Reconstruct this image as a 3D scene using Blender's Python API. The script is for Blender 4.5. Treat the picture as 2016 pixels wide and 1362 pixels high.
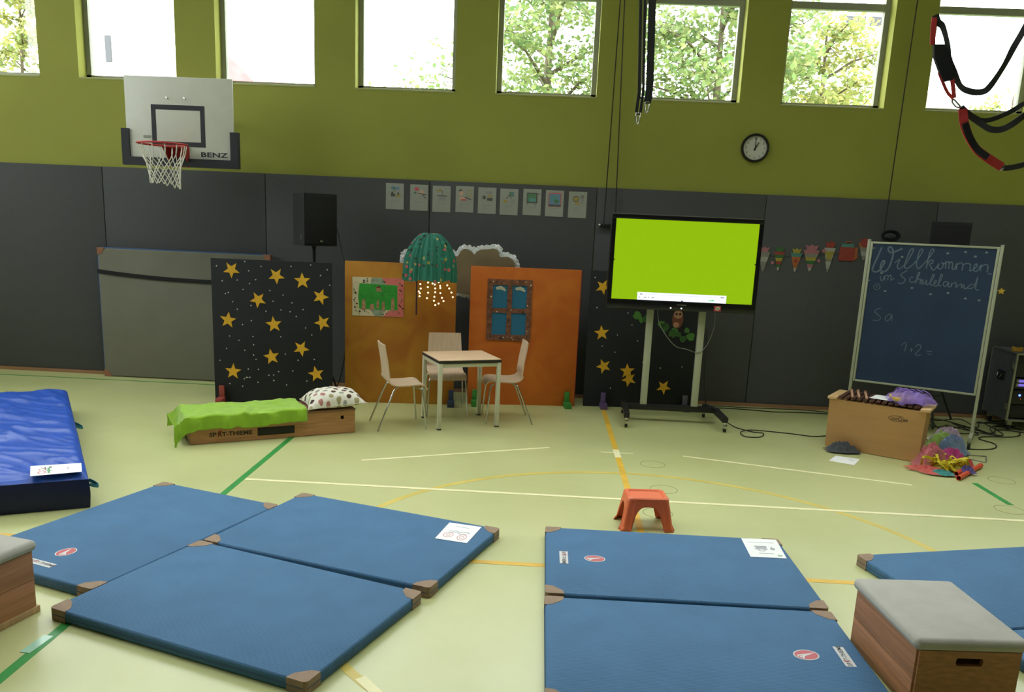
import bpy, bmesh, math, random
from mathutils import Vector, Matrix, noise

# ------------------------------------------------------------------ clear
for o in list(bpy.data.objects):
    bpy.data.objects.remove(o, do_unlink=True)
SC = bpy.context.scene
COL = SC.collection
random.seed(7)
PI = math.pi

# ------------------------------------------------------------------ camera
cam = bpy.data.cameras.new('camera')
cam.sensor_fit = 'HORIZONTAL'
cam.sensor_width = 36.0
cam.lens = 36.0 * 1641.15 / 2016.0
cam.shift_x = 0.0
cam.shift_y = (803.36 - 681.0) / 2016.0
cam.clip_end = 300
cam_ob = bpy.data.objects.new('camera', cam)
COL.objects.link(cam_ob)
right = Vector((0.99825379, 0.04070486, 0.04280759))
up = Vector((-0.05055243, 0.21379099, 0.97557053))
fwd = Vector((-0.03055858, 0.97603101, -0.2154754))
M = Matrix.Identity(4)
for i in range(3):
    M[i][0] = right[i]; M[i][1] = up[i]; M[i][2] = -fwd[i]
M[2][3] = 1.978
cam_ob.matrix_world = M
SC.camera = cam_ob

# ------------------------------------------------------------------ world, exposure
SKY = 11.0          # overcast sky radiance
CEIL = 5.8         # radiance of the added glowing ceiling panels
EXPOSURE = 0.0
SC.view_settings.view_transform = 'Standard'
SC.view_settings.look = 'None'
SC.view_settings.exposure = EXPOSURE
SC.view_settings.gamma = 1.0
SC.view_settings.use_curve_mapping = False
KE = 2.0 ** (-EXPOSURE)
wd = bpy.data.worlds.new('overcast_sky')
SC.world = wd
wd.use_nodes = True
bg = wd.node_tree.nodes['Background']
bg.inputs['Color'].default_value = (0.95, 0.98, 1.0, 1)
bg.inputs['Strength'].default_value = SKY

# ------------------------------------------------------------------ helpers
def lin(c):
    c = c / 255.0
    return c / 12.92 if c <= 0.04045 else ((c + 0.055) / 1.055) ** 2.4

def rgb(*c):
    return (lin(c[0]), lin(c[1]), lin(c[2]), 1)

MATS = {}
def mat(name, col, rough=0.6, var=0.0, vscale=6.0, bump=0.0, bscale=80.0, metal=0.0, spec=0.5,
        emit=None, estr=0.0, sheen=0.0, alpha=1.0, stretch=None, coat=0.0):
    """principled material: noise-varied colour, optional fine bump"""
    if name in MATS:
        return MATS[name]
    m = bpy.data.materials.new(name)
    m.use_nodes = True
    nt = m.node_tree
    b = nt.nodes['Principled BSDF']
    b.inputs['Base Color'].default_value = col
    b.inputs['Roughness'].default_value = rough
    b.inputs['Metallic'].default_value = metal
    b.inputs['Specular IOR Level'].default_value = spec
    if sheen:
        b.inputs['Sheen Weight'].default_value = sheen
    if coat:
        b.inputs['Coat Weight'].default_value = coat
        b.inputs['Coat Roughness'].default_value = 0.15
    if alpha < 1:
        b.inputs['Alpha'].default_value = alpha
    if emit:
        b.inputs['Emission Color'].default_value = emit
        b.inputs['Emission Strength'].default_value = estr
    tc = nt.nodes.new('ShaderNodeTexCoord')
    src = tc.outputs['Object']
    if stretch:
        mp = nt.nodes.new('ShaderNodeMapping')
        mp.inputs['Scale'].default_value = stretch
        nt.links.new(src, mp.inputs['Vector'])
        src = mp.outputs['Vector']
    if var:
        n = nt.nodes.new('ShaderNodeTexNoise')
        n.inputs['Scale'].default_value = vscale
        n.inputs['Detail'].default_value = 5
        nt.links.new(src, n.inputs['Vector'])
        r = nt.nodes.new('ShaderNodeValToRGB')
        a = [max(0, c * (1 - var)) for c in col[:3]]
        z = [min(1, c * (1 + var)) for c in col[:3]]
        r.color_ramp.elements[0].color = (*a, 1)
        r.color_ramp.elements[1].color = (*z, 1)
        r.color_ramp.elements[0].position = 0.3
        r.color_ramp.elements[1].position = 0.7
        nt.links.new(n.outputs['Fac'], r.inputs['Fac'])
        nt.links.new(r.outputs['Color'], b.inputs['Base Color'])
    if bump:
        n2 = nt.nodes.new('ShaderNodeTexNoise')
        n2.inputs['Scale'].default_value = bscale
        n2.inputs['Detail'].default_value = 3
        nt.links.new(src, n2.inputs['Vector'])
        bp = nt.nodes.new('ShaderNodeBump')
        bp.inputs['Strength'].default_value = bump
        bp.inputs['Distance'].default_value = 0.004
        nt.links.new(n2.outputs['Fac'], bp.inputs['Height'])
        nt.links.new(bp.outputs['Normal'], b.inputs['Normal'])
    MATS[name] = m
    return m

class MB:
    """collects shapes; build() links them as one mesh object"""
    def __init__(s):
        s.v = []; s.f = []; s.m = []; s.cur = 0
    def use(s, i):
        s.cur = i; return s
    def add(s, vs, fs):
        o = len(s.v)
        s.v += [tuple(v) for v in vs]
        s.f += [tuple(i + o for i in f) for f in fs]
        s.m += [s.cur] * len(fs)
        return s
    def box(s, c, d, b=0.0, rz=0.0, rot=None, seg=2):
        bm = bmesh.new()
        bmesh.ops.create_cube(bm, size=1.0)
        bmesh.ops.scale(bm, vec=d, verts=bm.verts)
        if b > 0:
            bmesh.ops.bevel(bm, geom=list(bm.edges), offset=b, segments=seg, affect='EDGES', profile=0.5)
        R = rot if rot else Matrix.Rotation(rz, 3, 'Z')
        bm.verts.ensure_lookup_table()
        for i, v in enumerate(bm.verts): v.index = i
        vs = [R @ v.co + Vector(c) for v in bm.verts]
        fs = [[v.index for v in f.verts] for f in bm.faces]
        bm.free()
        return s.add(vs, fs)
    def span(s, a, b, bev=0.0):
        c = [(a[i] + b[i]) / 2 for i in range(3)]
        d = [abs(b[i] - a[i]) for i in range(3)]
        return s.box(c, d, bev)
    def cyl(s, p0, p1, r0, r1=None, n=12):
        r1 = r0 if r1 is None else r1
        p0 = Vector(p0); p1 = Vector(p1); ax = (p1 - p0).normalized()
        a = ax.orthogonal().normalized(); b = ax.cross(a)
        vs = []
        for p, r in ((p0, r0), (p1, r1)):
            for k in range(n):
                t = 2 * PI * k / n
                vs.append(p + (a * math.cos(t) + b * math.sin(t)) * r)
        fs = [(k, (k + 1) % n, n + (k + 1) % n, n + k) for k in range(n)]
        fs += [tuple(range(n - 1, -1, -1)), tuple(range(n, 2 * n))]
        return s.add(vs, fs)
    def tube(s, pts, r, n=8, closed=False):
        pts = [Vector(p) for p in pts]; N = len(pts)
        rr = r if isinstance(r, (list, tuple)) else [r] * N
        tang = []
        for i in range(N):
            if closed: t = pts[(i + 1) % N] - pts[i - 1]
            else: t = pts[min(i + 1, N - 1)] - pts[max(i - 1, 0)]
            tang.append(t.normalized() if t.length > 1e-9 else Vector((0, 0, 1)))
        a = tang[0].orthogonal().normalized()
        vs = []
        for i in range(N):
            a = (a - tang[i] * a.dot(tang[i]))
            a = a.normalized() if a.length > 1e-6 else tang[i].orthogonal().normalized()
            b = tang[i].cross(a)
            for k in range(n):
                t = 2 * PI * k / n
                vs.append(pts[i] + (a * math.cos(t) + b * math.sin(t)) * rr[i])
        fs = []
        for i in range(N if closed else N - 1):
            j = (i + 1) % N
            for k in range(n):
                fs.append((i * n + k, i * n + (k + 1) % n, j * n + (k + 1) % n, j * n + k))
        if not closed:
            fs += [tuple(range(n - 1, -1, -1)), tuple(range((N - 1) * n, N * n))]
        return s.add(vs, fs)
    def strap(s, pts, w, t, side):
        """flat band of width w along side vector(s), thickness t"""
        pts = [Vector(p) for p in pts]; N = len(pts)
        vs = []
        for i in range(N):
            tg = (pts[min(i + 1, N - 1)] - pts[max(i - 1, 0)]).normalized()
            sd = tg.cross(Vector((side[1] * math.sin(i * .35), 1, 0))) if isinstance(side, tuple) and side[0] == 'flat' else Vector(side(i / (N - 1)) if callable(side) else side)
            sd = (sd - tg * sd.dot(tg)).normalized()
            nn = tg.cross(sd)
            for x, y in ((-1, -1), (1, -1), (1, 1), (-1, 1)):
                vs.append(pts[i] + sd * (w / 2 * x) + nn * (t / 2 * y))
        fs = []
        for i in range(N - 1):
            for k in range(4):
                fs.append((i * 4 + k, i * 4 + (k + 1) % 4, (i + 1) * 4 + (k + 1) % 4, (i + 1) * 4 + k))
        fs += [(3, 2, 1, 0), tuple(range((N - 1) * 4, N * 4))]
        return s.add(vs, fs)
    def prism(s, poly, w0, w1, fn):
        n = len(poly)
        vs = [fn(u, v, w0) for u, v in poly] + [fn(u, v, w1) for u, v in poly]
        fs = [tuple(range(n - 1, -1, -1)), tuple(range(n, 2 * n))]
        fs += [(k, (k + 1) % n, n + (k + 1) % n, n + k) for k in range(n)]
        return s.add(vs, fs)
    def sheet(s, nu, nv, fn):
        vs = [fn(i / nu, j / nv) for j in range(nv + 1) for i in range(nu + 1)]
        fs = [(j * (nu + 1) + i, j * (nu + 1) + i + 1, (j + 1) * (nu + 1) + i + 1, (j + 1) * (nu + 1) + i)
              for j in range(nv) for i in range(nu)]
        return s.add(vs, fs)
    def lathe(s, prof, n=24, c=(0, 0, 0), fn=None):
        vs = []
        for r, z in prof:
            for k in range(n):
                t = 2 * PI * k / n
                p = (c[0] + r * math.cos(t), c[1] + r * math.sin(t), c[2] + z)
                vs.append(fn(p) if fn else p)
        fs = [(i * n + k, i * n + (k + 1) % n, (i + 1) * n + (k + 1) % n, (i + 1) * n + k)
              for i in range(len(prof) - 1) for k in range(n)]
        return s.add(vs, fs)
    def ball(s, c, r, nu=10, nv=6, sc=(1, 1, 1)):
        prof = [(r * math.sin(PI * i / nv), -r * math.cos(PI * i / nv)) for i in range(nv + 1)]
        prof[0] = (r * 0.01, -r); prof[-1] = (r * 0.01, r)
        return s.lathe(prof, nu, fn=lambda p: (c[0] + p[0] * sc[0], c[1] + p[1] * sc[1], c[2] + p[2] * sc[2]))
    def text(s, body, size, fn, align='CENTER', shear=0.0, bold=0.0):
        cu = bpy.data.curves.new('t', 'FONT')
        cu.body = body; cu.size = size; cu.align_x = align; cu.align_y = 'CENTER'
        cu.shear = shear; cu.offset = bold; cu.resolution_u = 2
        ob = bpy.data.objects.new('t', cu); COL.objects.link(ob)
        dg = bpy.context.evaluated_depsgraph_get()
        me = bpy.data.meshes.new_from_object(ob.evaluated_get(dg))
        s.add([fn(v.co.x, v.co.y) for v in me.vertices], [tuple(p.vertices) for p in me.polygons])
        bpy.data.objects.remove(ob, do_unlink=True); bpy.data.curves.remove(cu); bpy.data.meshes.remove(me)
        return s
    def mesh(s, name, mats, smooth=None, recalc=True):
        me = bpy.data.meshes.new(name)
        me.from_pydata(s.v, [], s.f)
        mats = mats if isinstance(mats, (list, tuple)) else [mats]
        for m in mats: me.materials.append(m)
        if len(mats) > 1:
            me.polygons.foreach_set('material_index', s.m)
        if recalc:
            bm = bmesh.new(); bm.from_mesh(me)
            bmesh.ops.recalc_face_normals(bm, faces=bm.faces)
            bm.to_mesh(me); bm.free()
        if smooth is not None:
            me.polygons.foreach_set('use_smooth', [True] * len(me.polygons))
            me.set_sharp_from_angle(angle=math.radians(smooth))
        me.update()
        return me
    def build(s, name, mats, parent=None, smooth=None, recalc=True, kind=None, label=None):
        ob = bpy.data.objects.new(name, s.mesh(name, mats, smooth, recalc))
        COL.objects.link(ob)
        if parent: ob.parent = parent
        if kind: ob['kind'] = kind
        if label: ob['label'] = label
        return ob

def tag(o, label, cat, group=None):
    o['label'] = label; o['category'] = cat
    if group: o['group'] = group
    return o

def thing(name, label, cat, loc=(0, 0, 0), rz=0.0, group=None):
    o = bpy.data.objects.new(name, None)
    COL.objects.link(o)
    o.empty_display_size = 0.1
    o.location = loc; o.rotation_euler = (0, 0, rz)
    return tag(o, label, cat, group)

def dup(root, loc, rz, label, group=None):
    r = root.copy(); COL.objects.link(r)
    r.location = loc; r.rotation_euler = (0, 0, rz); r['label'] = label
    if group: r['group'] = group
    for ch in list(root.children):
        c = ch.copy(); COL.objects.link(c); c.parent = r
        for g in list(ch.children):
            d = g.copy(); COL.objects.link(d); d.parent = c
    return r

def struct(name):
    o = bpy.data.objects.new(name, None); COL.objects.link(o); o['kind'] = 'structure'
    return o

def smooth_path(pts, sub=6):
    """Catmull-Rom"""
    P = [Vector(p) for p in pts]
    P = [P[0] * 2 - P[1]] + P + [P[-1] * 2 - P[-2]]
    out = []
    for i in range(1, len(P) - 2):
        a, b, c, d = P[i - 1], P[i], P[i + 1], P[i + 2]
        for k in range(sub):
            t = k / sub
            out.append(0.5 * ((2 * b) + (c - a) * t + (2 * a - 5 * b + 4 * c - d) * t * t + (3 * b - a - 3 * c + d) * t ** 3))
    out.append(P[-2])
    return out

def ellipse(cx, cy, rx, ry, n=20, a=0.0):
    return [(cx + rx * math.cos(t) * math.cos(a) - ry * math.sin(t) * math.sin(a),
             cy + rx * math.cos(t) * math.sin(a) + ry * math.sin(t) * math.cos(a))
            for t in (2 * PI * k / n for k in range(n))]

def star_poly(cx, cy, ro, ri, a):
    out = []
    for k in range(10):
        r = ro if k % 2 == 0 else ri
        t = math.radians(a) + k * PI / 5
        out.append((cx + r * math.cos(t), cy + r * math.sin(t)))
    return out

# ------------------------------------------------------------------ shared materials
M_white = mat('white_plastic', rgb(225, 225, 220), 0.5)
M_paper = mat('paper', rgb(238, 240, 240), 0.7, var=0.03, vscale=9)
M_black = mat('black_plastic', rgb(24, 24, 26), 0.45)
M_black_rough = mat('black_fabric', rgb(28, 28, 32), 0.9, bump=0.3, bscale=300)
M_chrome = mat('chrome', rgb(200, 200, 200), 0.18, metal=1.0)
M_steel = mat('brushed_aluminium', rgb(165, 165, 158), 0.38, metal=0.85)
M_rubber = mat('rubber', rgb(35, 35, 36), 0.8)
M_print_dark = mat('dark_print', rgb(60, 62, 66), 0.7)
M_print_red = mat('red_print', rgb(200, 60, 60), 0.7)
M_green_line = mat('green_floor_paint', rgb(40, 140, 60), 0.45, var=0.12, vscale=8)
M_yellow_line = mat('yellow_floor_paint', rgb(222, 178, 60), 0.45, var=0.15, vscale=5)
M_tape = mat('cream_tape', rgb(232, 226, 180), 0.55, var=0.05)
M_tree_leaf = None

# ================================================================== the setting
YW = 9.745          # green wall face
YP = 9.71           # front of the grey wall pads
XL, XR, YB, ZC = -9.2, 8.0, -7.0, 6.3

# ---- floor: worn yellow-green linoleum
def floor_material():
    m = bpy.data.materials.new('linoleum_floor'); m.use_nodes = True
    nt = m.node_tree; b = nt.nodes['Principled BSDF']
    tc = nt.nodes.new('ShaderNodeTexCoord')
    n = nt.nodes.new('ShaderNodeTexNoise'); n.inputs['Scale'].default_value = 0.9; n.inputs['Detail'].default_value = 7
    n.inputs['Roughness'].default_value = 0.62
    nt.links.new(tc.outputs['Object'], n.inputs['Vector'])
    r = nt.nodes.new('ShaderNodeValToRGB')
    r.color_ramp.elements[0].color = rgb(182, 186, 126); r.color_ramp.elements[0].position = 0.3
    r.color_ramp.elements[1].color = rgb(194, 197, 142); r.color_ramp.elements[1].position = 0.7
    nt.links.new(n.outputs['Fac'], r.inputs['Fac'])
    nt.links.new(r.outputs['Color'], b.inputs['Base Color'])
    n2 = nt.nodes.new('ShaderNodeTexNoise'); n2.inputs['Scale'].default_value = 3.0; n2.inputs['Detail'].default_value = 6
    nt.links.new(tc.outputs['Object'], n2.inputs['Vector'])
    mr = nt.nodes.new('ShaderNodeMapRange')
    mr.inputs['To Min'].default_value = 0.30; mr.inputs['To Max'].default_value = 0.42
    nt.links.new(n2.outputs['Fac'], mr.inputs['Value'])
    nt.links.new(mr.outputs['Result'], b.inputs['Roughness'])
    b.inputs['Specular IOR Level'].default_value = 0.85
    bn = nt.nodes.new('ShaderNodeTexNoise'); bn.inputs['Scale'].default_value = 14.0
    nt.links.new(tc.outputs['Object'], bn.inputs['Vector'])
    bp = nt.nodes.new('ShaderNodeBump'); bp.inputs['Strength'].default_value = 0.04; bp.inputs['Distance'].default_value = 0.01
    nt.links.new(bn.outputs['Fac'], bp.inputs['Height'])
    nt.links.new(bp.outputs['Normal'], b.inputs['Normal'])
    return m
floor = MB().span((XL, YB, -0.1), (XR, YW, 0)).build('floor', floor_material(), kind='structure')

def flat(u, v, w): return (u, v, w)
def floor_strip(name, a, b, w, m, h=0.0012):
    a = Vector((*a, 0)); b = Vector((*b, 0)); d = (b - a).normalized(); s = Vector((-d.y, d.x, 0)) * (w / 2)
    poly = [(p.x, p.y) for p in (a - s, b - s, b + s, a + s)]
    return MB().prism(poly, 0.0002, h, flat).build(name, m, floor)
# painted court lines
floor_strip('floor_line', (-2.22, 1.0), (-2.22, 9.35), 0.05, M_green_line)
floor_strip('floor_line', (3.735, 6.36), (3.735, 6.93), 0.05, M_green_line)
floor_strip('floor_line', (3.735, 1.0), (3.735, 6.13), 0.05, M_green_line)
floor_strip('floor_line', (3.735, 7.16), (3.735, 8.2), 0.05, M_green_line)
floor_strip('floor_line', (-9.1, 9.385), (-3.3, 9.41), 0.03, M_green_line)
floor_strip('floor_line', (0.735, 4.69), (0.735, 9.4), 0.05, M_yellow_line, 0.0014)
floor_strip('floor_line', (-8.5, 4.66), (7.5, 4.66), 0.05, M_yellow_line, 0.0014)
def ring(name, c, ri, ro, m, n=96, h=0.0010):
    mb = MB()
    vs = [(c[0] + r * math.cos(2 * PI * k / n), c[1] + r * math.sin(2 * PI * k / n), z)
          for z in (0.0002, h) for r in (ri, ro) for k in range(n)]
    fs = []
    for k in range(n):
        j = (k + 1) % n
        fs += [(2 * n + k, 2 * n + j, 3 * n + j, 3 * n + k), (n + k, n + j, 3 * n + j, 3 * n + k), (k, j, 2 * n + j, 2 * n + k)]
    return mb.add(vs, fs).build(name, m, floor)
ring('center_circle', (0.735, 4.665), 1.98, 2.03, mat('faded_yellow_paint', rgb(206, 186, 92), 0.45, var=0.12, vscale=4))
# cream masking-tape strips
floor_strip('tape_strip', (-2.19, 5.985), (5.2, 5.99), 0.04, M_tape, 0.0022)
floor_strip('tape_strip', (-1.444, 6.649), (0.124, 7.37), 0.035, M_tape, 0.0018)
floor_strip('tape_strip', (1.334, 7.313), (3.142, 6.771), 0.035, M_tape, 0.0018)
floor_strip('tape_strip', (0.588, 7.304), (0.881, 7.310), 0.03, M_tape, 0.0020)
floor_strip('tape_strip', (0.733, 7.42), (0.737, 7.15), 0.055, M_tape, 0.0024)
floor_strip('tape_strip', (-0.72, 3.30), (-0.60, 3.16), 0.05, M_tape, 0.0026)
floor_strip('tape_strip', (-2.25, 3.34), (-2.235, 3.5), 0.05, mat('clear_tape', rgb(160, 205, 180), 0.25), 0.0026)
M_groove = mat('socket_groove', rgb(132, 134, 92), 0.6)
for c in ((1.02, 6.99), (1.02, 6.29), (0.90, 5.72), (4.03, 7.06), (3.66, 6.24)):
    ring('socket_cover', c, 0.103, 0.108, M_groove, 40)

# ---- back wall with a row of recessed windows
M_green = mat('lime_plaster', rgb(150, 152, 66), 0.85, var=0.05, vscale=1.3, bump=0.15, bscale=90)
M_pad = mat('grey_wall_pad', rgb(83, 84, 86), 0.95, var=0.10, vscale=120, bump=0.35, bscale=260, spec=0.25)
M_frame = mat('window_frame', rgb(150, 152, 140), 0.45)
M_sill = mat('window_sill', rgb(158, 160, 92), 0.5)
Z0, Z1, PITCH, WW, DEEP = 3.375, 5.75, 1.565, 1.115, 0.30
W0 = -5.335
wins = [W0 + PITCH * k for k in range(-2, 9)]
wb = MB()
TH = 0.34
wb.span((XL - 0.3, YW, -0.1), (XR + 0.3, YW + TH, Z0))
wb.span((XL - 0.3, YW, Z1), (XR + 0.3, YW + TH, ZC + 0.2))
xs = [XL - 0.3]
for x in wins: xs += [x, x + WW]
xs.append(XR + 0.3)
for i in range(0, len(xs), 2):
    wb.span((xs[i], YW, Z0), (xs[i + 1], YW + TH, Z1))
wall_back = wb.build('wall_back', M_green, kind='structure')
# grey impact pads, one panel each
seams = [-9.2, -7.01, -5.12, -3.23, -1.343, 0.547, 2.44, 4.335, 6.228, 8.0]
for i in range(len(seams) - 1):
    MB().box(((seams[i] + seams[i + 1]) / 2, (YP + YW) / 2, (2.42 + 0.042) / 2),
             (seams[i + 1] - seams[i] - 0.006, YW - YP, 2.42 - 0.042), 0.008).build('pad_panel', M_pad, wall_back, smooth=40)
bb = MB().span((XL, YP - 0.012, 0.0), (XR, YW, 0.040)).build('baseboard_back', mat('oak_skirting', rgb(150, 112, 84), 0.6, var=0.12, vscale=4, stretch=(1, 8, 8)), kind='structure')

# glass that really transmits and reflects
def glass_material():
    m = bpy.data.materials.new('window_glass'); m.use_nodes = True
    nt = m.node_tree
    for n in list(nt.nodes): nt.nodes.remove(n)
    out = nt.nodes.new('ShaderNodeOutputMaterial')
    mix = nt.nodes.new('ShaderNodeMixShader')
    tr = nt.nodes.new('ShaderNodeBsdfTransparent'); tr.inputs['Color'].default_value = (0.965, 0.98, 0.97, 1)
    gl = nt.nodes.new('ShaderNodeBsdfGlossy'); gl.inputs['Roughness'].default_value = 0.02
    lw = nt.nodes.new('ShaderNodeLayerWeight'); lw.inputs['Blend'].default_value = 0.5
    pw = nt.nodes.new('ShaderNodeMath'); pw.operation = 'POWER'; pw.inputs[1].default_value = 5.0     # Schlick, same from both sides
    ma = nt.nodes.new('ShaderNodeMath'); ma.operation = 'MULTIPLY_ADD'; ma.inputs[1].default_value = 0.96; ma.inputs[2].default_value = 0.04
    nt.links.new(lw.outputs['Facing'], pw.inputs[0]); nt.links.new(pw.outputs[0], ma.inputs[0]); nt.links.new(ma.outputs[0], mix.inputs['Fac'])
    nt.links.new(tr.outputs['BSDF'], mix.inputs[1]); nt.links.new(gl.outputs['BSDF'], mix.inputs[2])
    nt.links.new(mix.outputs['Shader'], out.inputs['Surface'])
    return m
M_glass = glass_material()
YF = YW + 0.17       # front of the frames
ZT = 4.40            # transom
for k, x in enumerate(wins):
    w = struct('window_%d' % (k + 1))
    x0, x1 = x, x + WW
    fw = 0.055
    f = MB()
    f.span((x0, YF, Z0), (x0 + fw, YF + 0.07, Z1)); f.span((x1 - fw, YF, Z0), (x1, YF + 0.07, Z1))
    f.span((x0, YF, Z0), (x1, YF + 0.07, Z0 + fw)); f.span((x0, YF, Z1 - fw), (x1, YF + 0.07, Z1))
    f.build('window_frame', M_frame, w)
    MB().span((x0 + fw, YF - 0.004, ZT), (x1 - fw, YF + 0.066, ZT + 0.075), 0.006).build('transom', M_frame, w)
    MB().span((x0 + fw, YF + 0.03, Z0 + fw), (x1 - fw, YF + 0.036, ZT)).build('pane', M_glass, w)
    MB().span((x0 + fw, YF + 0.03, ZT + 0.075), (x1 - fw, YF + 0.036, Z1 - fw)).build('pane', M_glass, w)
    MB().span((x0, YW - 0.004, Z0 - 0.012), (x1, YF, Z0 + 0.008), 0.003).build('window_sill', M_sill, w)
    pt = bpy.data.lights.new('window_portal', 'AREA')
    pt.shape = 'RECTANGLE'; pt.size = WW; pt.size_y = Z1 - Z0
    pt.cycles.is_portal = True
    po = bpy.data.objects.new('window_portal', pt); COL.objects.link(po)
    po.location = ((x0 + x1) / 2, YW + TH + 0.02, (Z0 + Z1) / 2)
    po.rotation_euler = (-PI / 2, 0, 0)
    po.parent = w

# ---- the other walls and the ceiling of the hall
M_wall2 = mat('hall_wall', rgb(150, 152, 84), 0.9, var=0.04)
M_ceil = mat('ceiling_white', rgb(205, 205, 198), 0.9)
# left wall: unseen windows added to bring light from the left
added_win_y = [2.0 + 1.565 * k for k in range(5)]
wl = MB()
wl.span((XL - 0.3, YB, -0.1), (XL, YW, Z0)); wl.span((XL - 0.3, YB, Z1), (XL, YW, ZC))
ys = [YB]
for y in added_win_y: ys += [y, y + WW]
ys.append(YW)
for i in range(0, len(ys), 2): wl.span((XL - 0.3, ys[i], Z0), (XL, ys[i + 1], Z1))
wl.build('wall_left', M_wall2, kind='structure')
for k, y in enumerate(added_win_y):
    w = struct('window_%d' % (k + 12))  # out of view, added as a light source
    f = MB(); xa_, xb_ = XL - 0.2, XL - 0.13
    f.span((xa_, y, Z0), (xb_, y + 0.055, Z1)); f.span((xa_, y + WW - 0.055, Z0), (xb_, y + WW, Z1)); f.span((xa_, y + 0.055, Z0), (xb_, y + WW - 0.055, Z0 + 0.055))
    f.span((xa_, y + 0.055, Z1 - 0.055), (xb_, y + WW - 0.055, Z1)); f.span((xa_, y + 0.055, ZT), (xb_, y + WW - 0.055, ZT + 0.075))
    f.build('window_frame', M_frame, w)
    MB().span((XL - 0.17, y + 0.055, Z0 + 0.055), (XL - 0.164, y + WW - 0.055, ZT)).build('pane', M_glass, w)
    MB().span((XL - 0.17, y + 0.055, ZT + 0.075), (XL - 0.164, y + WW - 0.055, Z1 - 0.055)).build('pane', M_glass, w)
    pt = bpy.data.lights.new('window_portal', 'AREA'); pt.shape = 'RECTANGLE'; pt.size = WW; pt.size_y = Z1 - Z0
    pt.cycles.is_portal = True
    po = bpy.data.objects.new('window_portal', pt); COL.objects.link(po)
    po.location = (XL - 0.32, y + WW / 2, (Z0 + Z1) / 2); po.rotation_euler = (-PI / 2, 0, PI / 2); po.parent = w
MB().span((XR, YB, -0.1), (XR + 0.3, YW, ZC)).build('wall_right', M_wall2, kind='structure')
MB().span((XL - 0.3, YB - 0.3, -0.1), (XR + 0.3, YB, ZC)).build('wall_front', mat('dark_panelling', rgb(96, 92, 82), 0.9), kind='structure')
# ceiling with added glowing panels, recessed in shafts to narrow their light
SK = [(cx, cy) for cx in (-7.4, -4.9, -2.4, 0.1, 2.6, 5.1) for cy in (4.6, 6.4)]
SW, SL_, SD = 2.2, 1.3, 1.1
cl_ = MB()
xs = sorted({c[0] for c in SK}); ys = sorted({c[1] for c in SK})
yb_ = [YB - 0.3]
for y in ys: yb_ += [y - SL_ / 2, y + SL_ / 2]
yb_.append(YW + TH)
for i in range(0, len(yb_), 2): cl_.span((XL - 0.3, yb_[i], ZC), (XR + 0.3, yb_[i + 1], ZC + 0.2))
xb2 = [XL - 0.3]
for x in xs: xb2 += [x - SW / 2, x + SW / 2]
xb2.append(XR + 0.3)
for y in ys:
    for i in range(0, len(xb2), 2): cl_.span((xb2[i], y - SL_ / 2, ZC), (xb2[i + 1], y + SL_ / 2, ZC + 0.2))
ceiling = cl_.build('ceiling', M_ceil, kind='structure')
M_ceil_glow = mat('added_ceiling_glow', rgb(240, 240, 240), 0.6, emit=(0.97, 1.0, 0.99, 1), estr=CEIL)  # added glow that brightens the hall from above
M_shaft = mat('added_light_shaft', rgb(150, 150, 146), 0.9)
for cx, cy in SK:
    wl2 = MB(); t_ = 0.05; z0, z1 = ZC + 0.2, ZC + SD
    wl2.span((cx - SW / 2 - t_, cy - SL_ / 2 - t_, z0), (cx - SW / 2, cy + SL_ / 2 + t_, z1)); wl2.span((cx + SW / 2, cy - SL_ / 2 - t_, z0), (cx + SW / 2 + t_, cy + SL_ / 2 + t_, z1))
    wl2.span((cx - SW / 2, cy - SL_ / 2 - t_, z0), (cx + SW / 2, cy - SL_ / 2, z1)); wl2.span((cx - SW / 2, cy + SL_ / 2, z0), (cx + SW / 2, cy + SL_ / 2 + t_, z1))
    wl2.build('added_light_shaft', M_shaft, ceiling)  # added shaft, keeps the panel light off the back wall
    MB().span((cx - SW / 2 - t_, cy - SL_ / 2 - t_, z1), (cx + SW / 2 + t_, cy + SL_ / 2 + t_, z1 + 0.04)).build('added_ceiling_glow', M_ceil_glow, ceiling)

# ---- outside: ground, trees, neighbouring houses
MB().span((-60, YW + TH + 0.1, -0.5), (60, 90, -0.3)).build('ground', mat('schoolyard_grass', rgb(105, 125, 70), 0.95, var=0.2, vscale=0.5), kind='structure')
def leaf_material(name, c):
    m = bpy.data.materials.new(name); m.use_nodes = True
    nt = m.node_tree; b = nt.nodes['Principled BSDF']
    b.inputs['Roughness'].default_value = 0.6
    geo = nt.nodes.new('ShaderNodeNewGeometry')
    r = nt.nodes.new('ShaderNodeValToRGB')
    r.color_ramp.elements[0].color = (c[0] * 0.55, c[1] * 0.7, c[2] * 0.6, 1)
    r.color_ramp.elements[1].color = (c[0] * 1.5, c[1] * 1.2, c[2] * 1.1, 1)
    nt.links.new(geo.outputs['Random Per Island'], r.inputs['Fac'])
    nt.links.new(r.outputs['Color'], b.inputs['Base Color'])
    tl = nt.nodes.new('ShaderNodeBsdfTranslucent')
    nt.links.new(r.outputs['Color'], tl.inputs['Color'])
    ad = nt.nodes.new('ShaderNodeMixShader'); ad.inputs['Fac'].default_value = 0.45
    nt.links.new(b.outputs['BSDF'], ad.inputs[1]); nt.links.new(tl.outputs['BSDF'], ad.inputs[2])
    nt.links.new(ad.outputs['Shader'], nt.nodes['Material Output'].inputs['Surface'])
    return m
M_leafA = leaf_material('maple_leaf', (0.19, 0.27, 0.105))
M_leafB = leaf_material('young_leaf', (0.26, 0.30, 0.10))
M_bark = mat('bark', rgb(92, 82, 66), 0.9, var=0.2, vscale=12)
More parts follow.
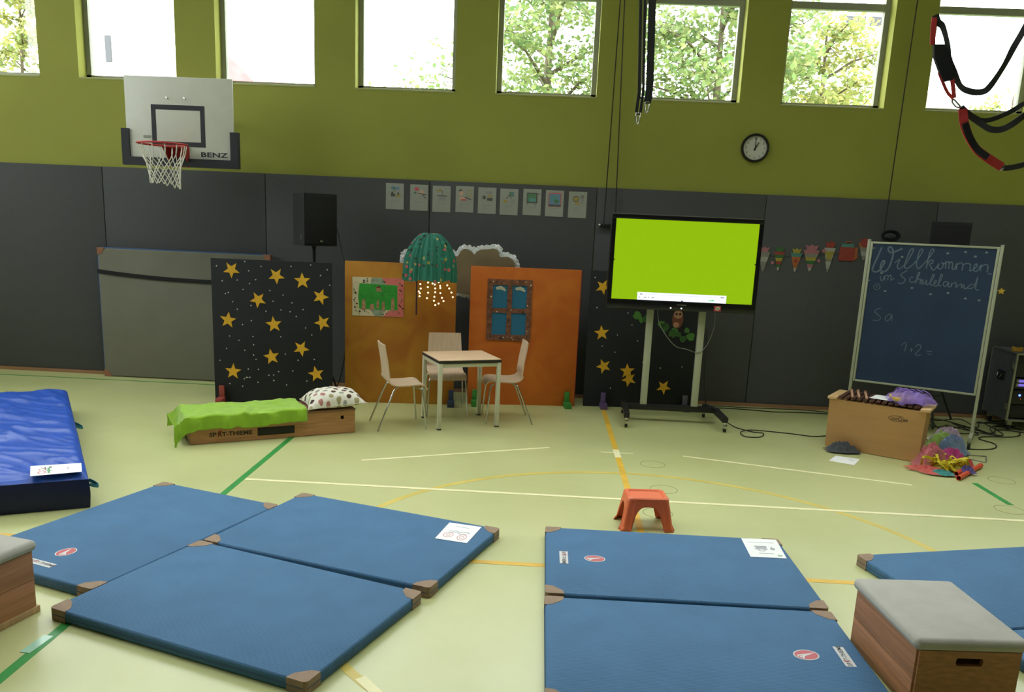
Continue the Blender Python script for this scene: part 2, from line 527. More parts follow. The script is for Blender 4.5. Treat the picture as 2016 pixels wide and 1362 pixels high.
def tree(label, x, y, h, r, nleaf, m, seed, zc=None, lsize=0.13):
    rnd = random.Random(seed)
    t = thing('tree', label, 'tree', (x, y, -0.3), rnd.uniform(0, 6), 'trees outside the windows')
    tr = MB()
    top = h * 0.9
    tr.tube([(0, 0, 0), (0.05, 0.02, h * 0.3), (-0.05, 0.05, h * 0.6), (0.03, 0, top)], [r * 0.055, r * 0.045, r * 0.03, 0.02], 8)
    ends = []
    for k in range(18):
        z = h * (0.26 + 0.60 * k / 18); a = k * 2.4 + rnd.uniform(-.4, .4)
        ln = r * (1.0 - 0.5 * k / 18) * rnd.uniform(0.8, 1.1)
        e = Vector((math.cos(a) * ln, math.sin(a) * ln, z + ln * 0.45))
        mid = Vector((e[0] * 0.5, e[1] * 0.5, z + ln * 0.32))
        tr.tube([(0, 0, z), mid, e], [r * 0.018, r * 0.012, 0.01], 6)
        for j in range(7):
            q = rnd.uniform(0.2, 1.05)
            p0 = mid.lerp(e, q) if q > .5 else Vector((0, 0, z)).lerp(mid, q * 2)
            p1 = p0 + Vector((rnd.gauss(0, .22), rnd.gauss(0, .22), rnd.gauss(.02, .16))) * r * .8
            tr.tube([p0, p1], [0.012, 0.006], 4)
            ends.append((p1, p1 - p0))
    tr.build('trunk', M_bark, t, smooth=60)
    lv = []; lf = []
    for i in range(nleaf):
        e, dirn = ends[rnd.randrange(len(ends))]
        s = r * 0.085
        p = e - dirn * rnd.uniform(0, .7) + Vector((rnd.gauss(0, s * 1.5), rnd.gauss(0, s * 1.5), rnd.gauss(0, s * .7)))
        a = Vector((rnd.gauss(0, 1), rnd.gauss(0, 1), rnd.gauss(-.3, 0.6))).normalized()
        b = (Vector((rnd.gauss(0, .5), rnd.gauss(0, .5), 1)).cross(a)).normalized()
        L = lsize * rnd.uniform(0.7, 1.4)
        o = len(lv)
        lv += [p - a * L * 0.5, p + b * L * 0.38, p + a * L * 0.55, p - b * L * 0.38]
        lf.append((o, o + 1, o + 2, o + 3))
    mb = MB(); mb.add(lv, lf)
    mb.build('foliage', m, t, recalc=False, kind='stuff')
    return t
tree('tall green tree filling the window left of the two thin cords', -0.1, 20.5, 9.6, 2.9, 11000, M_leafA, 3, lsize=0.125)
tree('dense green tree filling the window behind the two hanging straps', 3.6, 19.8, 9.0, 2.7, 11000, M_leafA, 11, lsize=0.125)
tree('loose light green tree in the window above the cord right of the clock', 6.2, 20.8, 8.0, 2.1, 6500, M_leafB, 5, lsize=0.12)
tree('slim yellow-green tree in the window at the far left edge', -12.2, 20.0, 8.4, 1.3, 5000, M_leafB, 8, lsize=0.12)
tree('low leafy tree in the window behind the red and black sling', 11.0, 21.5, 6.4, 1.25, 4000, M_leafB, 9, lsize=0.12)
M_house = mat('white_render', rgb(228, 226, 218), 0.9, var=0.03)
M_roof = mat('red_tiles', rgb(160, 98, 100), 0.8, var=0.15, vscale=3)
M_dark_win = mat('dark_window', rgb(38, 40, 44), 0.2)
hs = thing('house', 'pale house with one narrow dark window seen through the second window from the left', 'house', (-15.8, 31, -0.3), 0.0)
MB().span((-1.6, 0, 0), (1.9, 8, 12)).build('house_wall', M_house, hs)
MB().span((-0.14, -0.05, 7.28), (0.08, 0.05, 8.17), 0.01).build('window', mat('grey_window', rgb(44, 46, 52), 0.25), hs)
MB().prism([(-1.9, 0), (2.2, 0), (0.15, 2.4)], -0.3, 8.3, lambda u, v, w: (u, w, 12 + v)).build('roof', M_roof, hs)
h2 = thing('house', 'house with a pinkish sloping roof low in the third window', 'house', (-11.6, 31, -0.3), 0.0)
MB().span((-0.9, 0, 0), (2.6, 8, 5.8)).build('house_wall', M_house, h2)
MB().prism([(-0.95, 0), (2.7, 0), (1.3, 0.75), (0.02, 1.93), (-0.95, 2.75)], -0.3, 8.3, lambda u, v, w: (u, w, 5.8 + v)).build('roof', M_roof, h2)
h3 = thing('house', 'beige house low in the window above the clock cord', 'house', (11.4, 31, -0.3), 0.0)
MB().span((-1.9, 0, 0), (2.4, 8, 7.3)).build('house_wall', mat('beige_render', rgb(172, 156, 140), 0.9, var=0.05), h3)
h4 = thing('house', 'white block with a dark window strip high in the same window', 'house', (12.6, 42, -0.3), 0.0)
MB().span((-1.6, 0, 0), (4.4, 8, 16)).build('house_wall', M_house, h4)
for k in range(3): MB().span((0.7 + 1.1 * k, -0.05, 11.9), (1.6 + 1.1 * k, 0.05, 12.3), 0.01).build('window', M_dark_win, h4)

# ---- measured layouts (metres, in the plane of each board)
STARS1 = [[0.209,1.394,53],[0.666,1.35,130],[0.931,1.31,92],[0.473,1.097,120],[1.118,1.153,71],[0.159,0.874,83],[0.631,0.846,97],[1.135,0.883,112],[0.912,0.602,63],[0.601,0.503,101],[0.196,0.331,86],[1.066,0.334,102]]
DOTS1 = [[0.059,1.428],[0.347,1.484],[0.511,1.441],[0.817,1.453],[1.019,1.476],[1.187,1.434],[1.118,1.372],[0.112,1.277],[0.265,1.292],[0.384,1.391],[0.454,1.303],[0.39,1.261],[0.14,1.148],[0.171,1.161],[0.322,1.198],[0.596,1.197],[0.731,1.156],[1.213,1.276],[0.213,1.067],[0.627,1.088],[0.821,1.078],[0.257,0.991],[0.399,1.034],[0.552,0.981],[0.707,1.0],[0.801,0.985],[0.935,1.012],[0.864,0.938],[0.307,0.833],[0.399,0.877],[0.17,0.707],[0.266,0.665],[0.7,0.718],[1.023,0.749],[0.96,0.821],[0.416,0.623],[0.413,0.711],[0.135,0.574],[0.323,0.562],[0.414,0.515],[0.438,0.469],[0.064,0.445],[0.745,0.536],[0.877,0.475],[1.047,0.491],[0.355,0.362],[0.46,0.362],[0.672,0.345],[0.569,0.303],[0.619,0.308],[0.62,0.248],[0.82,0.359],[0.157,0.199],[0.291,0.175],[0.453,0.223],[0.31,0.256],[0.332,0.272],[0.347,0.272],[0.369,0.273],[0.967,0.254],[0.753,0.205]]
STARS2 = [[0.14,1.345,65],[0.158,0.838,97],[0.205,0.464,115],[0.476,0.419,93],[0.501,0.324,45],[0.904,0.247,60]]
DOTS2 = [[0.046,1.446],[0.087,1.116],[0.438,1.071],[0.491,0.94],[0.568,0.764],[0.336,0.821],[0.174,0.691],[0.322,0.627],[0.645,0.525],[0.299,0.216],[0.85,0.466],[1.094,0.487]]
LEAVES = [[0.592,0.997],[0.639,1.01],[0.545,1.046],[0.831,0.943],[0.821,0.962],[0.957,0.864],[1.113,0.902],[1.074,0.805],[1.159,0.832],[1.022,0.851],[0.971,0.889],[0.864,0.924]]
STROKES =[[[0.121,1.909],[0.1,1.835],[0.073,1.743],[0.059,1.687],[0.071,1.66],[0.102,1.657],[0.133,1.682],[0.163,1.748],[0.164,1.771],[0.144,1.765],[0.132,1.719],[0.143,1.674],[0.174,1.662],[0.208,1.696],[0.228,1.77],[0.236,1.843],[0.225,1.892],[0.201,1.917],[0.183,1.903],[0.189,1.876],[0.212,1.859],[0.253,1.871],[0.316,1.905]],[[0.264,1.759],[0.297,1.792],[0.306,1.793],[0.292,1.738],[0.301,1.702],[0.325,1.708],[0.369,1.76],[0.4,1.834],[0.418,1.888],[0.407,1.91],[0.389,1.887],[0.37,1.814],[0.358,1.742],[0.371,1.711],[0.399,1.717],[0.45,1.774],[0.489,1.848],[0.504,1.893],[0.493,1.91],[0.476,1.887],[0.466,1.811],[0.466,1.748],[0.482,1.718],[0.502,1.724],[0.56,1.807],[0.592,1.871],[0.604,1.902],[0.59,1.915],[0.574,1.888],[0.564,1.808],[0.56,1.718]],[[0.559,1.754],[0.586,1.8],[0.609,1.806],[0.609,1.779],[0.583,1.76],[0.602,1.739],[0.618,1.709],[0.641,1.719],[0.67,1.778],[0.662,1.743],[0.677,1.722],[0.7,1.732],[0.707,1.767],[0.688,1.788],[0.718,1.777],[0.727,1.799],[0.733,1.729]],[[0.729,1.782],[0.747,1.801],[0.757,1.784],[0.761,1.727]],[[0.758,1.779],[0.775,1.798],[0.789,1.781],[0.792,1.729],[0.812,1.734],[0.827,1.792],[0.829,1.722]],[[0.83,1.775],[0.858,1.794],[0.88,1.778],[0.88,1.721]],[[0.881,1.774],[0.913,1.793],[0.947,1.778],[0.947,1.724],[0.969,1.731],[0.996,1.759],[1.004,1.786],[0.988,1.789],[0.977,1.758],[0.986,1.724],[1.013,1.726],[1.038,1.788],[1.036,1.723]],[[1.038,1.766],[1.069,1.79],[1.097,1.778],[1.098,1.718]],[[1.104,1.704],[1.139,1.704]],[[0.141,1.619],[0.155,1.574],[0.172,1.575],[0.183,1.626],[0.189,1.576]],[[0.189,1.613],[0.204,1.63],[0.218,1.619],[0.219,1.577]],[[0.22,1.615],[0.238,1.633],[0.248,1.617],[0.249,1.58],[0.28,1.605]],[[0.39,1.694],[0.364,1.67],[0.333,1.645],[0.354,1.62],[0.382,1.599],[0.377,1.571],[0.345,1.555],[0.319,1.56]],[[0.453,1.626],[0.429,1.62],[0.425,1.588],[0.444,1.572],[0.475,1.587],[0.506,1.661],[0.5,1.679],[0.488,1.642],[0.486,1.566]],[[0.49,1.597],[0.512,1.617],[0.523,1.6],[0.524,1.564],[0.551,1.575],[0.538,1.61],[0.539,1.574],[0.564,1.567],[0.579,1.608],[0.581,1.568],[0.601,1.565],[0.634,1.625],[0.641,1.662],[0.629,1.665],[0.618,1.624],[0.617,1.571],[0.639,1.559],[0.664,1.587],[0.665,1.61],[0.65,1.6],[0.655,1.56],[0.68,1.557],[0.71,1.631],[0.713,1.666],[0.701,1.67],[0.693,1.612],[0.695,1.563],[0.72,1.56]],[[0.775,1.6],[0.742,1.602],[0.735,1.57],[0.757,1.554],[0.779,1.596],[0.781,1.556],[0.804,1.558],[0.807,1.598],[0.809,1.554]],[[0.813,1.585],[0.838,1.6],[0.848,1.587],[0.849,1.552],[0.873,1.576],[0.896,1.588],[0.899,1.546],[0.916,1.584],[0.926,1.546],[0.951,1.556]],[[0.996,1.598],[0.967,1.583],[0.951,1.556],[0.979,1.553],[1.007,1.573],[1.025,1.666],[1.023,1.6],[1.023,1.548],[1.051,1.541]],[[0.192,1.286],[0.159,1.278],[0.136,1.248],[0.166,1.223],[0.2,1.193],[0.186,1.164],[0.126,1.158]],[[0.294,1.235],[0.261,1.222],[0.245,1.184],[0.265,1.162],[0.291,1.188],[0.303,1.231],[0.311,1.167]],[[0.432,0.928],[0.475,0.96],[0.474,0.867]],[[0.522,0.891],[0.547,0.894]],[[0.53,0.911],[0.538,0.87]],[[0.563,0.928],[0.586,0.949],[0.616,0.944],[0.612,0.906],[0.574,0.846],[0.616,0.846],[0.628,0.852]],[[0.676,0.895],[0.726,0.896]],[[0.684,0.868],[0.722,0.865]],[[0.1,1.533],[0.134,1.536],[0.155,1.509],[0.141,1.481],[0.107,1.478],[0.091,1.505],[0.106,1.52],[0.129,1.512],[0.124,1.498]]]
CHALKDOTS = [[0.041,1.896],[0.323,1.821],[0.732,1.879],[0.886,1.9],[1.067,1.905],[0.977,1.862],[0.035,1.565],[0.208,1.467],[0.455,1.518],[0.633,1.469],[0.788,1.493],[0.948,1.45],[1.069,1.442],[0.15,1.647]]
STRANDS = [[[-1.275,1.36],[-1.285,1.329],[-1.279,1.284],[-1.299,1.253],[-1.288,1.235],[-1.291,1.203]],[[-1.211,1.362],[-1.206,1.346],[-1.207,1.299],[-1.204,1.241],[-1.214,1.183]],[[-1.176,1.364],[-1.16,1.337],[-1.137,1.328],[-1.131,1.288],[-1.13,1.247],[-1.137,1.2],[-1.141,1.159],[-1.126,1.114],[-1.092,1.131]],[[-1.105,1.367],[-1.097,1.352],[-1.081,1.315],[-1.078,1.293],[-1.077,1.238],[-1.059,1.191],[-1.041,1.158]],[[-1.068,1.363],[-1.007,1.321],[-0.985,1.29],[-0.962,1.248],[-0.945,1.201]]]
CLOUD = [[-1.554,1.536],[-1.518,1.622],[-1.316,1.683],[-1.102,1.661],[-0.994,1.614],[-0.962,1.605],[-0.937,1.648],[-0.901,1.686],[-0.847,1.685],[-0.804,1.659],[-0.776,1.634],[-0.751,1.666],[-0.699,1.691],[-0.614,1.698],[-0.572,1.707],[-0.518,1.687],[-0.499,1.625],[-0.462,1.622],[-0.398,1.621],[-0.349,1.585],[-0.326,1.539],[-0.332,1.444],[-0.396,1.314],[-0.66,1.217],[-0.886,1.201],[-0.962,1.224],[-1.145,1.205],[-1.416,1.267],[-1.536,1.389]]
SL_main = [[2.062,5.0,3.192],[2.082,5.0,3.155],[2.111,5.0,3.132],[2.15,5.0,3.044],[2.164,5.0,2.976],[2.204,5.0,2.907],[2.252,5.0,2.832],[2.307,5.0,2.806],[2.374,5.0,2.805],[2.413,5.0,2.834],[2.469,5.0,2.938],[2.509,5.0,3.043],[2.548,5.0,3.134],[2.619,5.0,3.326]]
SL_red1 = [[2.059,5.0,3.179],[2.062,5.0,3.11],[2.07,5.0,3.038]]
SL_pouch = [[2.07,5.0,3.038],[2.125,5.0,3.04],[2.171,5.0,2.976],[2.201,5.0,2.9],[2.204,5.0,2.858],[2.179,5.0,2.854],[2.154,5.0,2.846],[2.121,5.0,2.897],[2.08,5.0,2.973]]
SL_s1 = [[2.121,5.0,2.897],[2.156,5.0,2.836],[2.184,5.0,2.794],[2.218,5.0,2.764]]
SL_s2 = [[2.192,5.0,2.865],[2.207,5.0,2.816],[2.22,5.0,2.764]]
SL_car = [[2.22,5.0,2.764],[2.241,5.0,2.736],[2.266,5.0,2.719]]
SL_b1 = [[2.273,5.0,2.72],[2.319,5.0,2.686],[2.385,5.0,2.645],[2.449,5.0,2.612],[2.509,5.0,2.611],[2.563,5.0,2.638],[2.624,5.0,2.69],[2.715,5.0,2.779]]
SL_b2 = [[2.277,5.0,2.72],[2.35,5.0,2.68],[2.42,5.0,2.657],[2.511,5.0,2.686],[2.614,5.0,2.75],[2.703,5.0,2.849]]
SL_cuff = [[2.277,5.0,2.709],[2.298,5.0,2.635],[2.335,5.0,2.564],[2.386,5.0,2.501],[2.452,5.0,2.457],[2.542,5.0,2.409]]
SL_strap2 = [[2.55,5.0,2.41],[2.58,5.0,2.406],[2.669,5.0,2.429],[2.767,5.0,2.487]]

# ================================================================== gym mats
def ribbed(name, col, rough=0.75):
    m = bpy.data.materials.new(name); m.use_nodes = True
    nt = m.node_tree; b = nt.nodes['Principled BSDF']
    b.inputs['Roughness'].default_value = rough
    b.inputs['Specular IOR Level'].default_value = 0.4
    tc = nt.nodes.new('ShaderNodeTexCoord')
    w = nt.nodes.new('ShaderNodeTexWave'); w.wave_type = 'BANDS'; w.bands_direction = 'Y'
    w.inputs['Scale'].default_value = 26; w.inputs['Distortion'].default_value = 3.0; w.inputs['Detail'].default_value = 2
    w.inputs['Detail Scale'].default_value = 3
    nt.links.new(tc.outputs['Object'], w.inputs['Vector'])
    n = nt.nodes.new('ShaderNodeTexNoise'); n.inputs['Scale'].default_value = 5; n.inputs['Detail'].default_value = 5
    nt.links.new(tc.outputs['Object'], n.inputs['Vector'])
    mx = nt.nodes.new('ShaderNodeMath'); mx.operation = 'MULTIPLY_ADD'
    mx.inputs[1].default_value = 0.35
    nt.links.new(w.outputs['Fac'], mx.inputs[0]); nt.links.new(n.outputs['Fac'], mx.inputs[2])
    r = nt.nodes.new('ShaderNodeValToRGB')
    r.color_ramp.elements[0].position = 0.35; r.color_ramp.elements[1].position = 0.95
    r.color_ramp.elements[0].color = (col[0] * 0.88, col[1] * 0.88, col[2] * 0.88, 1)
    r.color_ramp.elements[1].color = (col[0] * 1.14, col[1] * 1.12, col[2] * 1.10, 1)
    nt.links.new(mx.outputs[0], r.inputs['Fac']); nt.links.new(r.outputs['Color'], b.inputs['Base Color'])
    bp = nt.nodes.new('ShaderNodeBump'); bp.inputs['Strength'].default_value = 0.35; bp.inputs['Distance'].default_value = 0.003
    nt.links.new(w.outputs['Fac'], bp.inputs['Height']); nt.links.new(bp.outputs['Normal'], b.inputs['Normal'])
    return m
M_mat = ribbed('blue_mat_cover', rgb(64, 107, 146))
M_mat_edge = mat('mat_piping', rgb(38, 72, 100), 0.7)
M_leather = mat('brown_leather', rgb(142, 118, 96), 0.7, var=0.12, vscale=20, bump=0.15, bscale=150)
MT = 0.062

def corner_patch(L, W, T, sx, sy, a=0.10):
    pts = [(-0.003, -0.003), (a, -0.003), (a * 0.93, a * 0.38), (a * 0.66, a * 0.66), (a * 0.38, a * 0.93), (-0.003, a)]
    # soften the outer corner
    pts = [(-0.003, 0.014), (0.002, 0.003), (0.014, -0.003)] + pts[1:]
    poly = [(sx * (L / 2 - u), sy * (W / 2 - v)) for u, v in pts]
    return MB().prism(poly, 0.002, T + 0.0025, flat)

def sticker_oval(parent, x, y, rz, z=MT, s=1.0):
    """red oval badge with a white outline and a white leaping figure"""
    def fn(zz):
        def g(u, v, w):
            c, q = math.cos(rz), math.sin(rz)
            return (x + (u * c - v * q) * s, y + (u * q + v * c) * s, zz + w)
        return g
    mb = MB()
    mb.use(0).prism(ellipse(0, 0, 0.062, 0.048, 28), 0.0005, 0.0022, fn(z))
    mb.use(1).prism(ellipse(0, 0, 0.056, 0.042, 28), 0.0022, 0.0028, fn(z))
    mb.use(0).prism([(-0.05, -0.016), (-0.02, 0.0), (0.012, 0.012), (0.03, 0.036), (0.036, 0.034), (0.022, 0.008),
                     (0.040, 0.004), (0.046, 0.016), (0.05, 0.014), (0.044, -0.004), (0.0, -0.008)], 0.0028, 0.0034, fn(z))
    mb.prism(ellipse(0.033, 0.016, 0.008, 0.007, 10), 0.0028, 0.0034, fn(z))
    return mb.build('badge', [MATS['sticker_white'], MATS['sticker_red']], parent, label='red oval badge with a white figure')

def sticker_label(parent, x, y, rz, z=MT, L=0.185, H=0.05):
    def fn(zz):
        def g(u, v, w):
            c, q = math.cos(rz), math.sin(rz)
            return (x + u * c - v * q, y + u * q + v * c, zz + w)
        return g
    g = fn(z)
    mb = MB()
    mb.use(0).prism([(-L / 2, -H / 2), (L / 2, -H / 2), (L / 2, H / 2), (-L / 2, H / 2)], 0.0005, 0.0022, g)
    mb.use(1).text('SP', 0.031, lambda u, v: g(u - L * 0.39, v, 0.0027), bold=0.0006)
    mb.text('RT-THIEME', 0.031, lambda u, v: g(u + L * 0.125, v, 0.0027), bold=0.0006)
    mb.use(2).prism([(-L * 0.285, -0.013), (-L * 0.265, -0.013), (-L * 0.235, 0.004), (-L * 0.19, 0.018), (-L * 0.20, 0.021), (-L * 0.26, 0.006)], 0.0023, 0.0029, g)
    mb.prism(ellipse(-L * 0.245, 0.012, 0.005, 0.005, 10), 0.0023, 0.0029, g)
    return mb.build('maker_label', [MATS['sticker_white'], M_print_dark, M_print_red], parent, label='white strip with dark lettering')
mat('sticker_white', rgb(205, 205, 205), 0.6); mat('sticker_red', rgb(190, 92, 98), 0.6)

def gym_mat(label, cx, cy, rz, L=1.5, W=1.0, T=MT, badge=None, lab=None):
    t = thing('gym_mat', label, 'mat', (cx, cy, 0), rz, 'blue gym mats on the floor')
    MB().box((0, 0, T / 2 + 0.001), (L, W, T), 0.013, seg=3).build('cover', M_mat, t, smooth=45)
    e = L / 2 + 0.001; g = W / 2 + 0.001; z = T * 0.5
    MB().tube([(-e + .014, -g, z), (e - .014, -g, z), (e, -g + .014, z), (e, g - .014, z), (e - .014, g, z), (-e + .014, g, z), (-e, g - .014, z), (-e, -g + .014, z)],
              0.0032, 6, closed=True).build('piping', M_mat_edge, t)
    for sx in (-1, 1):
        for sy in (-1, 1):
            corner_patch(L, W, T, sx, sy).build('corner_patch', M_leather, t, label='brown leather corner patch')
    if badge: sticker_oval(t, *badge)
    if lab: sticker_label(t, *lab)
    return t
# the three mats at the left
gym_mat('blue gym mat nearest the camera, front one of the left group of three', -1.4393, 3.8644, -0.3582)
gym_mat('blue gym mat with a drawing sheet at its far right corner, beside the gap', -1.0754, 4.8396, -0.3301)
bang = math.atan2(1.394, 0.514)
gym_mat('blue gym mat touching the wooden box at the left edge, with a red badge', -2.4425, 4.7545, bang,
        badge=(-0.469, 0.013, PI), lab=(-0.638, 0.0, -PI / 2))
# the two in the middle
gym_mat('blue gym mat just in front of the orange stool, with a paper sheet', 0.843, 4.6492, 0.0008, badge=(-0.459, 0.005, PI), lab=(-0.643, 0.0, -PI / 2))
gym_mat('blue gym mat with a red badge and label, beside the wooden box at right', 0.843, 3.611, 0.006, badge=(0.475, 0.015, 0.0 + 0.2 + PI), lab=(0.655, 0.02, PI / 2))
# the pair at the right edge
fa = math.radians(15.0); fu = Vector((math.cos(fa), math.sin(fa))); fv = Vector((math.sin(fa), -math.cos(fa)))
c0 = Vector((2.03, 4.955))
c = c0 + fu * 0.75 + fv * 0.5
gym_mat('blue gym mat at the right edge behind the grey-topped wooden box', c.x, c.y, fa)
c = c0 + fu * 0.75 + fv * 1.512
gym_mat('blue gym mat peeking out right beside the grey-topped wooden box, mostly out of frame', c.x, c.y, fa)

# ---- paper sheets lying on the mats and the floor
def sheet_paper(label, corners, z, lines, cat='paper sheet', mats=None, name='paper_sheet', group=None):
    """corners TL,TR,BR,BL on the plane z; lines: list of polygons in 0..1 page coordinates with a material index"""
    TL, TR, BR, BL = [Vector((*p, z)) for p in corners]
    cx = (TL + TR + BR + BL) / 4
    t = thing(name, label, cat, cx, 0, group)
    def pt(u, v, w):
        p = (TL * (1 - u) + TR * u) * (1 - v) + (BL * (1 - u) + BR * u) * v
        return (p.x - cx.x, p.y - cx.y, w)
    MB().prism([(0, 0), (1, 0), (1, 1), (0, 1)], 0.0005, 0.0016, pt).build('sheet', M_paper, t)
    mb = MB(); ml = mats or [M_print_dark, M_print_red]
    for i, (k, poly) in enumerate(lines):
        mb.use(k).prism(poly, 0.0016, 0.0020 + 0.00005 * i, pt)
    if lines: mb.build('printed_drawing', ml, t, kind='stuff')
    return t
def stroke(pts, w):
    """thin polyline polygon in page space"""
    out = []; back = []
    for i, p in enumerate(pts):
        a = Vector(pts[max(i - 1, 0)]); b = Vector(pts[min(i + 1, len(pts) - 1)])
        d = (b - a); d = d.normalized() if d.length else Vector((1, 0))
        n = Vector((-d.y, d.x)) * w / 2
        out.append((p[0] + n.x, p[1] + n.y)); back.append((p[0] - n.x, p[1] - n.y))
    return out + back[::-1]
def rect(u0, v0, u1, v1): return [(u0, v0), (u1, v0), (u1, v1), (u0, v1)]
M_soft = mat('grey_print', rgb(165, 165, 172), 0.7); M_soft_red = mat('pale_red_print', rgb(205, 130, 130), 0.7)
M_soft_green = mat('pale_green_print', rgb(110, 165, 120), 0.7)
def ringpoly(cx, cy, rx, ry, w, n=18): return stroke([(cx + rx * math.cos(2 * PI * k / n), cy + ry * math.sin(2 * PI * k / n)) for k in range(n + 1)], w)
dl = [(0, rect(.3 + .06 * k, .17, .34 + .06 * k, .195)) for k in range(7)]
dl += [(1, ringpoly(.28, .70, .14, .14, .02)), (1, ringpoly(.72, .74, .13, .15, .02)), (0, stroke([(.2, .5), (.4, .43), (.55, .5), (.75, .42), (.85, .5)], .025)),
       (0, stroke([(.2, .58), (.4, .5), (.6, .58), (.8, .52)], .02)), (1, ringpoly(.72, .74, .06, .07, .015)), (1, ringpoly(.28, .7, .06, .05, .015))]
sheet_paper('white sheet with a sketch of two heads lying on the left group of mats', [(-.534, 5.122), (-.321, 5.071), (-.39, 4.781), (-.592, 4.832)], MT + 0.002, dl, mats=[M_soft, M_soft_red])
dl = [(0, rect(.12 + .05 * k, .20, .155 + .05 * k, .22)) for k in range(15)]
dl += [(0, rect(.25, .4, .6, .46)), (0, rect(.28, .48, .58, .53)), (0, rect(.24, .55, .6, .58)), (0, ringpoly(.42, .62, .1, .05, .02)), (0, rect(.68, .5, .8, .6)), (0, rect(.72, .42, .75, .5)), (0, rect(.3, .78, .7, .8)), (1, ringpoly(.85, .88, .06, .03, .015))]
sheet_paper('white printed sheet on the far right corner of the mat near the stool', [(1.353, 5.127), (1.578, 5.135), (1.56, 4.822), (1.341, 4.818)], MT + 0.002, dl, mats=[M_soft, M_soft_green])
sheet_paper('white sheet lying on the floor in front of the wooden xylophone', [(2.796, 7.613), (2.991, 7.53), (2.858, 7.31), (2.671, 7.418)], 0.0, [(0, rect(.62, .30, .85, .33)), (0, rect(.66, .36, .82, .38))], mats=[M_soft])

# ---- thick blue landing mat at the left
lm = thing('landing_mat', 'thick shiny blue landing mat at the left edge', 'mat', (-4.1, 6.0, 0))
LC = [Vector((-2.963, 5.205)), Vector((-4.579, 7.781)), Vector((-6.36, 6.90)), Vector((-4.76, 4.30))]   # near-right, far-right, far-left, near-left
LT = 0.222
def lquad(u, v):    # u 0 right..1 left, v 0 near..1 far
    p = (LC[0] * (1 - u) + LC[3] * u) * (1 - v) + (LC[1] * (1 - u) + LC[2] * u) * v
    return p - Vector((-4.1, 6.0))
def ltop(u, v):
    p = lquad(u, v)
    e = min(u, 1 - u) * 2.0; f = min(v, 1 - v) * 3.0
    edge = min(e, f)
    z = LT - 0.022 * max(0, 1 - edge / 0.035) ** 2
    x, y = p.x, p.y
    q = noise.noise(Vector((x * 1.2 + y * 0.4, y * 2.6 - x * 1.1, 3.1)))
    rid = 1 - abs(noise.noise(Vector((x * 1.0 - y * 0.25, y * 3.6 + x * 1.4, 9.0)))) * 2.2
    rid2 = 1 - abs(noise.noise(Vector((x * 2.2, y * 8.0 + x * 2.5, 5.0)))) * 2.4
    z += min(1, edge / 0.05) * (0.016 * q + 0.022 * max(0, rid) ** 3 + 0.013 * max(0, rid2) ** 4)
    return (x, y, z)
M_vinyl = mat('shiny_blue_vinyl', rgb(36, 80, 178), 0.34, var=0.08, vscale=5, bump=0.1, bscale=30, spec=0.3)
MB().sheet(110, 130, ltop).build('cover', M_vinyl, lm, smooth=80)
side = MB()
def lside(a, b, n=40):
    def fn(u, v):
        p = lquad(a[0] + (b[0] - a[0]) * u, a[1] + (b[1] - a[1]) * u)
        bul = math.sin(PI * v) * 0.012 + 0.005 * noise.noise(Vector((p.x * 3, p.y * 3, v * 4)))
        cen = lquad(.5, .5); d = (p - cen).normalized()
        zt = ltop(a[0] + (b[0] - a[0]) * u, a[1] + (b[1] - a[1]) * u)[2]
        return (p.x + d.x * bul, p.y + d.y * bul, 0.003 + (zt - 0.003) * v)
    side.sheet(n, 8, fn)
lside((0, 0), (1, 0)); lside((0, 0), (0, 1)); lside((1, 0), (1, 1)); lside((0, 1), (1, 1))
side.build('side_wall', mat('shaded_blue_side', rgb(22, 32, 72), 0.55, spec=0.4), lm, smooth=60)  # cover blue darkened, shade of the sides put into the colour
for v in (0.055, 0.63):
    p = lquad(0, v)
    d = (LC[0] - LC[3]).normalized(); t_ = (LC[1] - LC[0]).normalized()
    pts = []
    for k in range(9):
        a = -PI / 2 + PI * k / 8
        q = p + d * (math.cos(a) * 0.055 + 0.01) + t_ * (math.sin(a) * 0.055)
        pts.append((q.x, q.y, 0.13 - 0.03 * math.cos(a)))
    MB().strap(pts, 0.022, 0.006, (0, 0, 1)).build('carry_loop', mat('teal_webbing', rgb(40, 110, 125), 0.8), lm, smooth=50)
lp = [(-3.385, 5.257), (-3.107, 5.384), (-3.0, 5.198), (-3.258, 5.048)]
dl = [(0, ringpoly(.22, .72, .07, .13, .03)), (0, ringpoly(.22, .45, .05, .1, .02)), (1, rect(.33, .3, .38, .85)), (2, stroke([(.2, .25), (.32, .4)], .02)), (2, stroke([(.28, .2), (.3, .5)], .02)),
      (2, rect(.36, .2, .42, .3)), (1, rect(.3, .55, .42, .62)), (3, rect(.72, .35, .74, .6))]
sheet_paper('white drawing sheet on the near corner of the landing mat', lp, LT + 0.028, dl, mats=[M_soft_red, M_soft_green, M_print_dark, M_soft])

